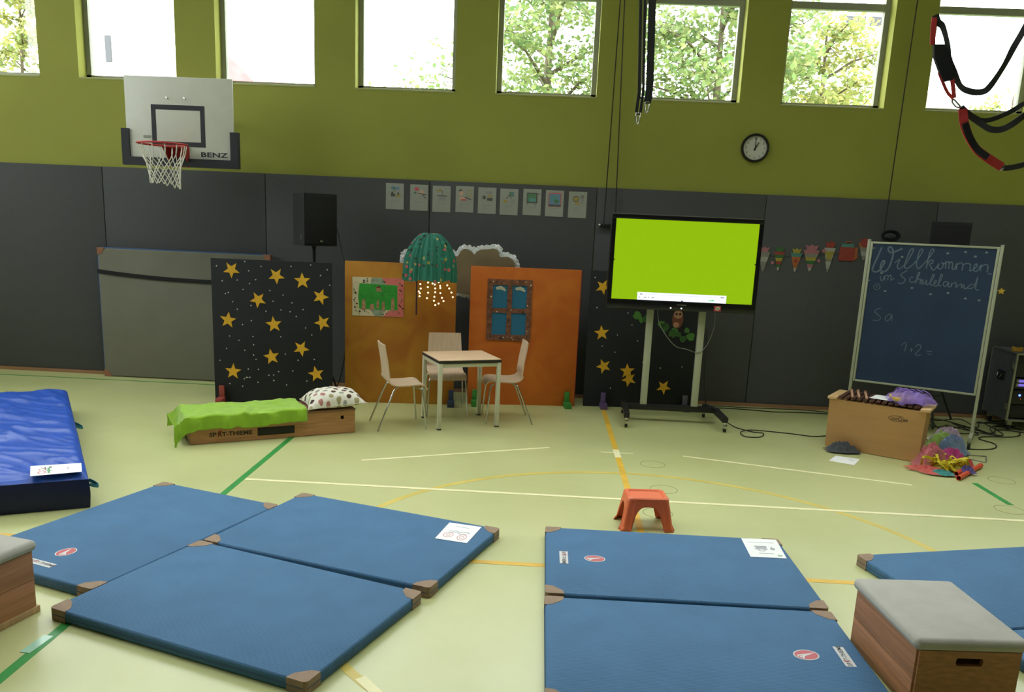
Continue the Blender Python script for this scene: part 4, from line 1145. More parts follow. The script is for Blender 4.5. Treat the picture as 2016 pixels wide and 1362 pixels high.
for k in range(18): 
    u, v = rr.uniform(.09, .46), rr.uniform(.17, .33); bt.use(rr.choice((0, 1))).prism(ellipse(u, v, .005, .0045, 7), -0.0095, -0.007, fy)
bt.build('glued_buttons', kind='stuff', mats=[mat('button_dark', rgb(34, 36, 34), 0.5), mat('button_green', rgb(40, 74, 44), 0.5), mat('button_tan', rgb(176, 150, 96), 0.5)], parent=cp)

# ---- paper window on the orange board
p = on_board((-.79, 9.067), ob_a, 0.185, 0.0)
pw = thing('paper_window', 'handmade window with blue panes and buttoned brown frame on orange board', 'craft window', (p[0], p[1], 0.725), ob_a)
QW, QH = 0.49, 0.665
fm = MB()
fy2 = lambda u, v, w: (u, w, v)
def bar(u0, v0, u1, v1): fm.prism(rect(u0, v0, u1, v1), -0.012, -0.0005, fy2)
bar(0, 0, QW, .062); bar(0, QH - .062, QW, QH); bar(0, .062, .058, QH - .062); bar(QW - .058, .062, QW, QH - .062)
bar(.218, .062, .270, QH - .062); bar(.058, .302, .218, .352); bar(.270, .302, QW - .058, .352)
fm.build('frame', mat('brown_mosaic', rgb(122, 78, 58), 0.8, var=0.4, vscale=28), pw)
for u0, u1 in ((.058, .218), (.270, QW - .058)):
    for v0, v1 in ((.062, .302), (.352, QH - .062)):
        pn = MB().prism(rect(u0, v0, u1, v1), -0.004, -0.0005, fy2).build('pane', mat('blue_pane', rgb(34, 108, 146), 0.7, var=0.05), pw, label='blue paper pane')
        if v0 > .3:
            cl = MB()
            for dx, dz, rx in ((.045, -.03, .022), (.075, -.025, .026), (.10, -.035, .022), (.12, -.05, .014)):
                cl.prism(ellipse(u0 + dx + .01, v1 + dz - .005, rx, rx * .8, 12), -0.0065 - dx * .005, -0.004, fy2)
            cl.build('cotton_cloud', mat('cotton_grey', rgb(186, 186, 172), 0.9), pn)
bt = MB(); rr = random.Random(9)
def fr_pt():
    k = rr.randrange(6)
    if k == 0: return rr.uniform(.01, QW - .01), rr.uniform(.012, .05)
    if k == 1: return rr.uniform(.01, QW - .01), QH - rr.uniform(.012, .05)
    if k == 2: return rr.uniform(.012, .048), rr.uniform(.02, QH - .02)
    if k == 3: return QW - rr.uniform(.012, .048), rr.uniform(.02, QH - .02)
    if k == 4: return rr.uniform(.225, .262), rr.uniform(.06, QH - .06)
    return rr.uniform(.06, QW - .06), rr.uniform(.31, .345)
for k in range(60):
    u, v = fr_pt(); r_ = rr.choice((.006, .007, .009))
    bt.use(rr.choice((0, 0, 0, 1, 2, 2))).prism(ellipse(u, v, r_, r_, 8), -0.016, -0.011, fy2)
bt.build('glued_buttons', kind='stuff', mats=[MATS['button_dark'], mat('button_cream', rgb(236, 222, 196), 0.4), mat('button_ochre', rgb(150, 118, 82), 0.5)], parent=pw)

# ---- cardboard cloud with white tissue rim behind the boards
cd = thing('cloud_cutout', 'brown cardboard cloud with white tissue rim above the orange board', 'cloud cutout', (-0.95, 9.28, 0), 0.0)
CO = [(u + 0.95, v) for u, v in CLOUD]
cs = [(q.x, q.y) for q in smooth_path([(u, v, 0) for u, v in CO + [CO[0]]], 3)[:-1]]
MB().prism(cs, -0.006, 0.006, lambda u, v, w: (u, w, v)).build('cardboard', mat('cardboard', rgb(128, 112, 84), 0.85, var=0.06), cd)
ts = MB(); rr = random.Random(2)
for i in range(0, len(cs)):
    u, v = cs[i]
    du, dv = u - (0.0), v - 1.45
    l = math.hypot(du, dv * 2) or 1
    for k in range(2):
        s = rr.uniform(.028, .048)
        cx, cz = u + du / l * rr.uniform(.005, .022), v + 2 * dv / l * rr.uniform(.004, .020)
        pts = []
        n = 9
        for q in range(n):
            a = 2 * PI * q / n; r_ = s * rr.uniform(.55, 1.15)
            pts.append((cx + r_ * math.cos(a), 0.012 + rr.uniform(-.008, .03), cz + r_ * math.sin(a)))
        o_ = [(cx, 0.03, cz)] + pts + [(cx, 0.012, cz)]
        ts.add(o_, [(0, 1 + q, 1 + (q + 1) % n) for q in range(n)] + [(n + 1, 1 + (q + 1) % n, 1 + q) for q in range(n)])
ts.build('tissue_rim', mat('white_tissue', rgb(232, 236, 240), 0.9), cd)
MB().span((0.35, 0.008, 0.0), (0.39, 0.03, 1.4)).build('support_stake', M_pine2, cd)

# ---- umbrella lamp with pleated flower fabric and string lights
def fabric_material():
    m = bpy.data.materials.new('flower_fabric'); m.use_nodes = True
    nt = m.node_tree; b = nt.nodes['Principled BSDF']; b.inputs['Roughness'].default_value = 0.7
    tc = nt.nodes.new('ShaderNodeTexCoord')
    vo = nt.nodes.new('ShaderNodeTexVoronoi'); vo.inputs['Scale'].default_value = 23; vo.inputs['Randomness'].default_value = 0.9
    nt.links.new(tc.outputs['Object'], vo.inputs['Vector'])
    lt = nt.nodes.new('ShaderNodeMath'); lt.operation = 'LESS_THAN'; lt.inputs[1].default_value = 0.40
    nt.links.new(vo.outputs['Distance'], lt.inputs[0])
    sp = nt.nodes.new('ShaderNodeSeparateColor'); nt.links.new(vo.outputs['Color'], sp.inputs['Color'])
    r = nt.nodes.new('ShaderNodeValToRGB'); r.color_ramp.interpolation = 'CONSTANT'
    el = r.color_ramp.elements; el[0].color = rgb(30, 112, 94); el[1].position = 0.42; el[1].color = rgb(190, 92, 92)
    for p_, c_ in ((0.62, rgb(40, 60, 46)), (0.74, rgb(170, 160, 90)), (0.84, rgb(46, 140, 118))):
        e = el.new(p_); e.color = c_
    nt.links.new(sp.outputs[0], r.inputs['Fac'])
    mx = nt.nodes.new('ShaderNodeMix'); mx.data_type = 'RGBA'; mx.inputs['A'].default_value = rgb(34, 114, 96)
    nt.links.new(lt.outputs[0], mx.inputs['Factor']); nt.links.new(r.outputs['Color'], mx.inputs['B'])
    nt.links.new(mx.outputs['Result'], b.inputs['Base Color'])
    return m
la = thing('umbrella_lamp', 'green flowered umbrella lamp with warm string lights above the table', 'lamp', (-1.19, 8.74, 0), yb_a)
dome = [(0.055, 1.845), (0.09, 1.842), (0.115, 1.825), (0.165, 1.775), (0.21, 1.70), (0.243, 1.61), (0.258, 1.52), (0.264, 1.44), (0.268, 1.365)]
dm = smooth_path([(a, 0, b) for a, b in dome], 4)
mb = MB(); NK = 260
def canopy(u, v):
    p_ = dm[round(v * (len(dm) - 1))]
    a = 2 * PI * u
    k = v
    pl2 = 0.015 * math.sin(a * 22 + 2 * math.sin(a * 3)) + 0.007 * math.sin(a * 37)
    r_ = p_.x + pl2 * min(1, 0.25 + k)
    z = p_.z + (0.012 * math.sin(a * 6) + 0.006 * math.sin(a * 15)) * k ** 4 + (0.012 * noise.noise(Vector((math.cos(a) * 3, math.sin(a) * 3, 1))) if v < .12 else 0)
    return (r_ * math.cos(a), r_ * math.sin(a) * 0.58, z)
o = mb.sheet(NK, len(dm) - 1, canopy).build('canopy', fabric_material(), la, smooth=70, label='pleated green fabric with red flowers')
MB().lathe([(0.002, 1.838), (0.03, 1.842), (0.058, 1.845)], 40, fn=lambda p_: (p_[0], p_[1] * .58, p_[2])).build('canopy_top', MATS['black_fabric'] if False else mat('teal_top', rgb(70, 160, 140), 0.7), la)
MB().cyl((-0.135, 0.02, 1.00), (-0.135, 0.02, 1.40), 0.009, 0.009, 10).build('umbrella_stick', mat('purple_stick', rgb(60, 30, 40), 0.5), la, smooth=40)
MB().box((-0.1, 0.19, 1.52), (0.03, 0.13, 0.02), 0.002).build('bracket', M_steel, la)
ca, sa = math.cos(-yb_a), math.sin(-yb_a)
M_bulb = mat('warm_bulb', rgb(255, 214, 150), 0.4, emit=(1.0, 0.66, 0.30, 1), estr=7.0 * KE)
M_wire = mat('clear_wire', rgb(150, 120, 80), 0.5)
for si, s in enumerate(STRANDS):
    yy = -0.05 + 0.018 * si
    pts = [((x + 1.19), yy + 0.006 * math.sin(i * 2.0), z) for i, (x, z) in enumerate(s)]
    stn = MB().tube([(pts[0][0], pts[0][1], pts[0][2] + 0.1)] + pts, 0.0022, 5).build('light_strand', M_wire, la)
    for p_ in pts[1:] if si != 4 else pts:
        MB().ball(p_, 0.0082, 8, 6).build('bulb', M_bulb, stn, smooth=60)

# ================================================================== large screen on a rolling stand
tv = thing('rolling_screen', 'large screen showing plain green on a wheeled stand', 'screen', (0.65, 8.55, 0), 0.0)
TX0, TX1, TZ0, TZ1 = -0.005, 1.50, 1.188, 2.128
MB().span((TX0, 0, TZ0), (TX1, 0.085, TZ1), 0.008).build('housing', M_black, tv, smooth=40)
SX0, SX1, SZ0, SZ1 = 0.040, 1.456, 1.285, 2.080
M_bez = mat('glossy_bezel', rgb(20, 20, 22), 0.22)
bz = MB()
bz.span((TX0 + .004, -0.014, TZ0 + .004), (TX1 - .004, 0.004, SZ0), 0.003); bz.span((TX0 + .004, -0.014, SZ1), (TX1 - .004, 0.004, TZ1 - .004), 0.003)
bz.span((TX0 + .004, -0.014, SZ0), (SX0, 0.004, SZ1)); bz.span((SX1, -0.014, SZ0), (TX1 - .004, 0.004, SZ1))
bz.build('bezel', M_bez, tv, smooth=40)
MB().span((TX0, -0.015, TZ1 - 0.004), (TX1, 0.04, TZ1 + 0.002)).build('trim_strip', mat('trim_grey', rgb(110, 110, 112), 0.4), tv)
M_scr = mat('lit_screen', rgb(20, 30, 5), 0.3, emit=(lin(150), lin(196), lin(10), 1), estr=0.92 * KE)
scr = MB().span((SX0, -0.002, SZ0), (SX1, 0.004, SZ1)).build('display', M_scr, tv)
M_ui = mat('player_bar', rgb(200, 205, 215), 0.4, emit=(0.86, 0.90, 1.0, 1), estr=0.95 * KE)
M_ui2 = mat('player_icons', rgb(60, 65, 80), 0.4, emit=(0.16, 0.18, 0.25, 1), estr=1.0 * KE)
M_ui3 = mat('player_line', rgb(150, 155, 190), 0.4, emit=(0.55, 0.58, 0.78, 1), estr=1.0 * KE)
M_ui4 = mat('player_volume', rgb(60, 160, 90), 0.4, emit=(0.10, 0.50, 0.16, 1), estr=1.0 * KE)
pb = MB(); f3 = lambda u, v, w: (u, w, v)
pb.use(0).prism(rect(0.302, 1.285, 1.198, 1.362), -0.0045, -0.001, f3)
pb.use(2).prism(rect(0.37, 1.340, 1.11, 1.345), -0.006, -0.0045, f3)
pb.use(1).prism(rect(0.325, 1.338, 0.352, 1.346), -0.006, -0.0045, f3).prism(rect(1.14, 1.338, 1.175, 1.346), -0.006, -0.0045, f3)
pb.prism([(.318, 1.304), (.318, 1.318), (.332, 1.311)], -0.006, -0.0045, f3)
for x in (0.372, 0.385, 0.413, 0.447, 0.46): pb.prism(rect(x, 1.306, x + 0.008, 1.316), -0.006, -0.0045, f3)
pb.use(2).prism(ringpoly(0.533, 1.311, .009, .008, .003), -0.006, -0.0045, f3).prism(rect(0.96, 1.308, 0.985, 1.315), -0.006, -0.0045, f3).prism(rect(1.11, 1.309, 1.17, 1.313), -0.006, -0.0045, f3)
pb.use(3).prism([(1.0, 1.302), (1.075, 1.302), (1.075, 1.318)], -0.006, -0.0045, f3)
pb.build('player_bar', [M_ui, M_ui2, M_ui3, M_ui4], scr, label='white media player bar')
lg = MB().text('Promethean', 0.019, lambda u, v: (0.755 + u, -0.0155, 1.251 + v)); lg.build('maker_logo', mat('logo_grey', rgb(150, 150, 140), 0.4), tv)
M_led = mat('white_led', rgb(230, 230, 240), 0.3, emit=(0.85, 0.88, 1, 1), estr=1.3 * KE)
for x in (0.647, 0.755): MB().ball((x, -0.015, 1.216), 0.0075, 10, 6, (1.2, .5, 1)).build('status_led', M_led, tv, smooth=60)
for x, z in ((0.043, 1.677), (1.452, 1.685), (0.755, 1.288)): MB().box((x, -0.012, z), (0.014, 0.016, 0.014), 0.002).build('pen_sensor', M_black, tv)
sk = MB(); sk.use(0).prism(rect(1.082, 1.204, 1.152, 1.258), -0.0165, -0.014, f3); sk.use(1).prism(ellipse(1.118, 1.232, .024, .018, 16, .5), -0.018, -0.0165, f3); sk.use(2).prism(ellipse(1.118, 1.232, .012, .007, 12, .5), -0.019, -0.018, f3)
sk.build('sticker', [mat('sticker_crimson', rgb(170, 60, 66), 0.6), mat('sticker_cream', rgb(205, 196, 170), 0.6), mat('sticker_leaf', rgb(90, 130, 80), 0.6)], tv, label='small red sticker')
M_post = mat('pale_aluminium', rgb(178, 182, 160), 0.45, metal=0.25)
for x in (0.462, 0.995):
    MB().box((x, 0.115, 0.74), (0.068, 0.05, 1.20), 0.005).build('post', M_post, tv, smooth=40)
MB().span((0.30, 0.09, 1.45), (1.2, 0.105, 1.75)).build('wall_mount_plate', M_black, tv)
base = MB()
base.box((0.745, 0.12, 0.155), (0.96, 0.07, 0.06), 0.005)
base.build('cross_beam', M_black, tv, smooth=40)
def leg_beam(x0, y0, x1, y1):
    """side leg from the back caster to the front caster, dipping towards its ends"""
    mb = MB()
    xm, ym = x0 + (x1 - x0) * .55, y0 + (y1 - y0) * .55
    mb.strap([(x0, y0, 0.125), (xm, ym, 0.155), (x1, y1, 0.125)], 0.055, 0.05, (1, 0, 0))
    lb = mb.build('side_leg', M_black, tv)
    for x, y in ((x0, y0), (x1, y1)):
        c = MB(); c.cyl((x, y, 0.075), (x, y, 0.105), 0.016, 0.016, 12); c.box((x, y, 0.062), (0.034, 0.05, 0.04), 0.005)
        cs_ = c.build('caster_fork', M_chrome, lb, smooth=40)
        MB().cyl((x - .012, y + .012, 0.031), (x + .012, y + .012, 0.031), 0.030, 0.030, 16).build('caster_wheel', M_rubber, lb, smooth=40)
leg_beam(0.285, 0.43, 0.262, -0.23); leg_beam(1.17, 0.43, 1.262, -0.23)
cb = smooth_path([(0.53, 0.09, 1.19), (0.55, 0.06, 1.06), (0.63, 0.04, 0.93), (0.74, 0.05, 0.82), (0.86, 0.07, 0.79), (0.99, 0.085, 0.76), (1.07, 0.09, 0.85), (1.12, 0.09, 1.02), (1.12, 0.09, 1.19)])
MB().tube(cb, 0.004, 6).build('hanging_cable', mat('grey_cable', rgb(120, 122, 110), 0.6), tv, smooth=60)
MB().tube(smooth_path([(1.06, 0.13, 1.0), (1.09, 0.2, 0.5), (1.15, 0.3, 0.2), (1.18, 0.42, 0.18)]), 0.004, 6).build('power_cable', M_black, tv, smooth=60)

# ================================================================== chalk board on a wheeled frame
cb_a = math.atan2(8.35 - 8.93, 4.39 - 3.345)
ck = thing('chalk_board', 'tall blue chalkboard with handwriting on a silver wheeled frame', 'chalkboard', (3.345, 8.93, 0), cb_a)
CW, CB0, CT = 1.195, 0.50, 1.962
MB().span((0.02, -0.004, CB0 + .01), (CW - .03, 0.018, CT - .01)).build('writing_surface', mat('blue_slate', rgb(34, 54, 84), 0.75, var=0.14, vscale=2.5), ck)
fr = MB()
fr.span((0.012, -0.014, CB0), (0.034, 0.024, CT), 0.003); fr.span((CW - .042, -0.014, CB0), (CW - .02, 0.024, CT), 0.003)
fr.span((0.034, -0.014, CT - .02), (CW - .042, 0.024, CT), 0.003); fr.span((0.034, -0.014, CB0), (CW - .042, 0.024, CB0 + .02), 0.003)
fr.build('board_frame', M_post, ck, smooth=40)
for x in (-0.006, CW - 0.002):
    ps = MB().box((x, 0.004, 1.01), (0.030, 0.036, 1.93), 0.004).build('post', M_post, ck, smooth=40)
    MB().box((x, 0.004, 1.977), (0.033, 0.038, 0.012), 0.003).build('post_cap', M_steel, ps)
    MB().box((x, 0.0, 0.10), (0.032, 0.56, 0.045), 0.004).build('foot_beam', M_post, ck, smooth=40)
    for yy in (-0.25, 0.25):
        MB().cyl((x - .014, yy, 0.035), (x + .014, yy, 0.035), 0.034, 0.034, 16).build('caster_wheel', M_rubber, ck, smooth=40)
        MB().box((x, yy, 0.070), (0.04, 0.04, 0.03), 0.004).build('caster_fork', M_steel, ck, smooth=40)
def chalk(mb, pts, w):
    pts = smooth_path([(a, b, 0) for a, b in pts], 4) if len(pts) > 2 else [Vector((a, b, 0)) for a, b in pts]
    mb.strap([(p_.x, -0.0055, p_.y) for p_ in pts], w, 0.0016, (0.6, 0, 0.8))
mat('chalk_grey', rgb(100, 116, 132), 0.9, var=0.2, vscale=60); mat('chalk_faint', rgb(108, 124, 136), 0.9, var=0.3, vscale=60)
for lab_, i0, i1, w_, m_ in (('Willkommen in chalk handwriting', 0, 9, 0.011, 'chalk_grey'), ('im', 9, 12, 0.0095, 'chalk_grey'), ('cursive word under the greeting', 12, 18, 0.0095, 'chalk_grey'),
                             ('letters S a', 18, 20, 0.0065, 'chalk_faint'), ('sum 1+2=', 20, 26, 0.0065, 'chalk_faint'), ('chalk spiral', 26, 27, 0.005, 'chalk_faint')):
    wr = MB()
    for i in range(i0, i1): chalk(wr, STROKES[i], 0.016 if i == 0 else w_)
    wr.build('handwriting', MATS[m_], ck, label=lab_, kind='stuff')
for i, (u, v) in enumerate(CHALKDOTS):
    MB().prism(ellipse(u, v, 0.014, 0.010, 10), -0.0062, -0.004, lambda x, y, w: (x, w, y)).build('chalk_dot', mat('chalk_spot', rgb(120, 134, 140), 0.9), ck)
pn_ = thing('yellow_ribbon', 'small yellow paper flower clipped to the right edge of the chalkboard', 'ornament', (4.40, 8.36, 1.545), cb_a)
MB().prism(star_poly(0.045, 0.0, 0.035, 0.018, 20), -0.004, 0.004, lambda u, v, w: (u, w, v)).build('petals', mat('yellow_paper', rgb(196, 160, 50), 0.7), pn_)
MB().span((0.0, -0.003, -0.006), (0.05, 0.003, 0.006)).build('clip', M_steel, pn_)

# ================================================================== bass xylophone with scarf, tambourine, mallets
xa = math.atan2(7.508 - 7.946, 3.499 - 2.81)
xy = thing('xylophone', 'wooden box xylophone with dark bars in front of the chalkboard', 'xylophone', (2.81, 7.946, 0), xa)
M_birch = mat('birch_box', rgb(178, 136, 84), 0.5, var=0.07, vscale=2.2, stretch=(1, 6, 6))
M_birch2 = mat('birch_edge', rgb(206, 170, 120), 0.5, var=0.06)
XLn, XH = 0.835, 0.478
def xbox(u0, u1, dl, dr, z0, z1, shr, mb):
    """open tapered box: depth dl at the left end, dr at the right"""
    v = [(u0 + shr, 0, z0), (u1 - shr, 0, z0), (u1 - shr, dr, z0), (u0 + shr, dl, z0), (u0, 0, z1), (u1, 0, z1), (u1, dr, z1), (u0, dl, z1)]
    return mb.add(v, [(0, 3, 2, 1), (4, 5, 6, 7), (0, 1, 5, 4), (1, 2, 6, 5), (2, 3, 7, 6), (3, 0, 4, 7)])
xbox(-0.018, XLn, 0.42, 0.30, 0.004, XH, 0.012, MB()).build('resonator_box', M_birch, xy)
MB().box((0.01, 0.205, XH + .012), (0.085, 0.45, 0.026), 0.004).build('end_block', M_birch2, xy, smooth=40)
MB().box((XLn - .01, 0.15, XH + .012), (0.085, 0.34, 0.026), 0.004).build('end_block', M_birch2, xy, smooth=40)
M_rose = mat('rosewood', rgb(74, 40, 30), 0.35, var=0.25, vscale=6, stretch=(8, 1, 1))
M_lightbar = mat('pale_bar', rgb(190, 150, 120), 0.4, var=0.1)
for k in range(13):
    u = 0.085 + 0.055 * k; ln = 0.44 - 0.012 * k
    MB().box((u, 0.20 - 0.004 * k, XH + 0.028), (0.042, ln, 0.018), 0.004).build('bar', M_rose, xy, smooth=40)
lgx = MB(); fx = lambda u, v, w: (u, w, v)
lgx.prism(stroke([(0.60 + 0.075 * math.cos(t) * 1.0, 0.378 + 0.026 * math.sin(t)) for t in [PI * 0.25 + 2 * PI * 0.82 * k / 24 for k in range(25)]], 0.004), -0.0015, 0.002, fx)
lgx.text('mcCrea', 0.044, lambda u, v: (0.618 + u, -0.001, 0.377 + v), shear=0.2, bold=0.0008)
lgx.build('maker_logo', mat('logo_black', rgb(48, 36, 26), 0.7), xy, label='dark oval script logo')
XM = Matrix.Translation((2.81, 7.946, 0)) @ Matrix.Rotation(xa, 4, 'Z')
def xw(u, v, z):
    p_ = XM @ Vector((u, v, z)); return (p_.x, p_.y, p_.z)
zt = XH + 0.038
for k, (u, v) in enumerate(((0.16, 0.10), (0.215, 0.12), (0.285, 0.11))):
    t = thing('mallet', ['pale wooden mallet lying leftmost on the xylophone bars', 'pale wooden mallet in the middle of three on the xylophone', 'pale wooden mallet next to the paper on the xylophone'][k], 'mallet', xw(u, v, zt + 0.008), xa + 0.25)
    MB().box((0, 0.03, 0.003), (0.022, 0.30, 0.02), 0.006).build('stick', M_lightbar, t, smooth=40)
    MB().ball((0, 0.19, 0.008), 0.018, 12, 8).build('head', mat('mallet_head', rgb(140, 96, 74), 0.8), t, smooth=60)
sheet_paper('white sheet lying on the xylophone bars beside the purple scarf', [xw(.34, .30, 0)[:2], xw(.60, .28, 0)[:2], xw(.58, .06, 0)[:2], xw(.32, .07, 0)[:2]], zt + 0.006, [(0, rect(.2, .2, .7, .22))], mats=[M_soft])
tm = thing('tambourine', 'yellow-rimmed hand drum under the purple scarf', 'tambourine', xw(0.60, 0.13, zt + 0.002), xa)
tm.rotation_euler = (math.radians(4), 0, xa)
MB().lathe([(0.112, 0.0), (0.115, 0.002), (0.115, 0.052), (0.112, 0.055), (0.107, 0.055), (0.106, 0.002), (0.112, 0.0)], 36).build('rim', mat('drum_rim', rgb(40, 34, 34), 0.5), tm, smooth=40)
MB().lathe([(0.117, 0.030), (0.1175, 0.033), (0.1175, 0.052), (0.116, 0.057), (0.106, 0.058), (0.05, 0.0585), (0.002, 0.0585)], 36).build('drum_head', mat('drum_yellow', rgb(214, 178, 84), 0.5), tm, smooth=50)

# translucent chiffon scarves
def chiffon(name, c, a=0.72):
    m = bpy.data.materials.new(name); m.use_nodes = True
    nt = m.node_tree; b = nt.nodes['Principled BSDF']
    b.inputs['Base Color'].default_value = c; b.inputs['Roughness'].default_value = 0.55
    b.inputs['Sheen Weight'].default_value = 0.3
    n = nt.nodes.new('ShaderNodeTexNoise'); n.inputs['Scale'].default_value = 9; n.inputs['Detail'].default_value = 4
    tc = nt.nodes.new('ShaderNodeTexCoord'); nt.links.new(tc.outputs['Object'], n.inputs['Vector'])
    mr = nt.nodes.new('ShaderNodeMapRange'); mr.inputs['From Min'].default_value = 0.3; mr.inputs['From Max'].default_value = 0.7
    mr.inputs['To Min'].default_value = a - 0.2; mr.inputs['To Max'].default_value = min(1, a + 0.25)
    nt.links.new(n.outputs['Fac'], mr.inputs['Value']); nt.links.new(mr.outputs['Result'], b.inputs['Alpha'])
    return m
def scarf(label, loc, rx, ry, h, m, seed, rz=0.0, peak=1.6, fold=1.0, name='scarf', cat='scarf'):
    t = thing(name, label, cat, loc, rz, 'chiffon scarves by the xylophone')
    rnd = random.Random(seed); ox = rnd.uniform(0, 50)
    bumps = [(0, 0, 1.0, .62)] + [(rnd.uniform(-.6, .6), rnd.uniform(-.6, .6), rnd.uniform(.35, .8), rnd.uniform(.25, .4)) for _ in range(5)]
    def fn(u, v):
        a = 2 * PI * u; k = v
        edge = 1 + 0.38 * noise.noise(Vector((math.cos(a) * 1.9 + ox, math.sin(a) * 1.9, 0.3)))
        X, Y = k * edge * math.cos(a), k * edge * math.sin(a)
        base = max(q * math.exp(-((X - bx) ** 2 + (Y - by) ** 2) / (s_ * s_)) for bx, by, q, s_ in bumps)
        base = (1 - math.exp(-2.4 * base)) * 1.1 * min(1, (1.02 - k) * 2.6)
        n1 = 1 - 2.4 * abs(noise.noise(Vector((X * 2.4 + ox, Y * 2.4, 1.0))))
        n2 = 1 - 2.4 * abs(noise.noise(Vector((X * 5.5, Y * 5.5 + ox, 6.0))))
        z = h * base * (0.74 + fold * (0.24 * n1 + 0.09 * n2)) + 0.010 + 0.014 * max(0, n2) * (1 - k * .6)
        return (X * rx, Y * ry, max(0.004, z))
    MB().sheet(90, 34, fn).build('cloth', m, t, smooth=80)
    return t
M_purple = chiffon('purple_chiffon', rgb(150, 118, 214), 0.55)
ps = thing('scarf', 'purple see-through scarf heaped over the hand drum on the xylophone', 'scarf', xw(0.62, 0.15, zt), xa, 'chiffon scarves by the xylophone')
def pscarf(u, v):
    a = 2 * PI * u; k = v
    ex = 0.17 + (0.10 * max(0, math.cos(a)) ** 2) + 0.02 * math.sin(a * 5)
    x, y = k * ex * math.cos(a), k * 0.155 * math.sin(a) * (1 + 0.1 * math.sin(a * 7))
    z = 0.098 * max(0, 1 - k ** 4.0) + 0.014 * noise.noise(Vector((x * 22, y * 22, 3))) + 0.018 * max(0, 1 - 3 * abs(noise.noise(Vector((x * 12, y * 12, 8)))))
    z = max(z, 0.008)
    if y < -0.155: z -= (abs(y) - 0.155) * 1.2
    return (x, y, z)
MB().sheet(72, 26, pscarf).build('cloth', M_purple, ps, smooth=80)
lp2 = MB()
for k in range(5):
    a = k * 1.25; r_ = 0.06 + 0.01 * k
    lp2.strap(smooth_path([(-0.10 + .05 * k, -0.08, 0.05), (-0.08 + .05 * k, -0.03 + .01 * k, 0.125), (-0.02 + .05 * k, 0.0, 0.115), (0.02 + .05 * k, 0.05, 0.06)], 5), 0.016, 0.003, (0.3, 1, 0.2))
lp2.build('loose_folds', M_purple, ps, smooth=60)

scarf('pale lilac and grey scarf on top of the heap right of the xylophone', (3.99, 8.02, 0.11), 0.17, 0.12, 0.11, chiffon('lilac_chiffon', rgb(176, 150, 176), 0.8), 3)
scarf('green striped scarf in the heap right of the xylophone', (3.93, 7.97, 0.0), 0.19, 0.13, 0.19, chiffon('lime_chiffon', rgb(150, 190, 80), 0.8), 5)
scarf('grey-blue tulle scarf spreading from the heap behind the xylophone', (3.99, 7.90, 0.0), 0.18, 0.15, 0.17, chiffon('blue_chiffon', rgb(108, 132, 176), 0.75), 8)
scarf('dusty pink scarf against the right end of the xylophone', (3.58, 7.43, 0.0), 0.19, 0.13, 0.20, chiffon('pink_chiffon', rgb(196, 96, 110), 0.7), 12, rz=0.7, peak=1.3)
scarf('magenta scarf between the pink and the yellow scarves', (3.84, 7.58, 0.0), 0.15, 0.11, 0.12, chiffon('magenta_chiffon', rgb(196, 40, 130), 0.85), 14)
scarf('flat red scarf at the front of the heap', (3.47, 7.20, 0.0), 0.20, 0.10, 0.035, chiffon('red_chiffon', rgb(206, 70, 60), 0.8), 21, rz=-0.5)
scarf('small teal scarf on the floor under the yellow ribbons', (3.535, 7.125, 0.004), 0.11, 0.055, 0.03, chiffon('teal_chiffon', rgb(40, 150, 150), 0.9), 25, rz=-0.3)
scarf('small purple scarf between the red tubes', (3.80, 7.20, 0.01), 0.07, 0.06, 0.055, chiffon('violet_chiffon', rgb(84, 70, 150), 0.9), 33)
scarf('small red scarf behind the yellow ribbons', (3.90, 7.42, 0.0), 0.08, 0.06, 0.07, chiffon('coral_chiffon', rgb(206, 70, 74), 0.9), 36)
scarf('crumpled dark grey cloth at the front left of the xylophone', (2.905, 7.765, 0.0), 0.17, 0.10, 0.085, mat('dark_grey_cloth', rgb(70, 74, 78), 0.9, bump=0.3, bscale=200), 44, rz=-0.2, peak=3.0, fold=1.0, cat='cloth')
yr = thing('ribbon_scarf', 'tangle of bright yellow ribbons on the floor by the tubes', 'ribbons', (3.66, 7.32, 0), 0.0, 'chiffon scarves by the xylophone')
rr = random.Random(6); ym = MB()
for k in range(34):
    a = rr.uniform(0, 2 * PI); r_ = rr.uniform(.08, .22)
    p0 = Vector((rr.gauss(0, .07), rr.gauss(0, .05), rr.uniform(.01, .08)))
    p2 = Vector((math.cos(a) * r_ * 1.15, math.sin(a) * r_ * .75, rr.uniform(.006, .02)))
    p1 = (p0 + p2) / 2 + Vector((rr.gauss(0, .05), rr.gauss(0, .05), rr.uniform(.03, .10)))
    ym.strap(smooth_path([p0, p1, p2], 5), rr.uniform(.012, .028), 0.0016, (rr.gauss(0, 1), rr.gauss(0, 1), .3))
ym.build('ribbons', mat('yellow_ribbon', rgb(214, 198, 40), 0.55), yr, smooth=60)
scarf('sheer yellow scarf under the ribbons', (3.66, 7.32, 0.0), 0.17, 0.12, 0.05, chiffon('yellow_chiffon', rgb(216, 204, 70), 0.6), 52)

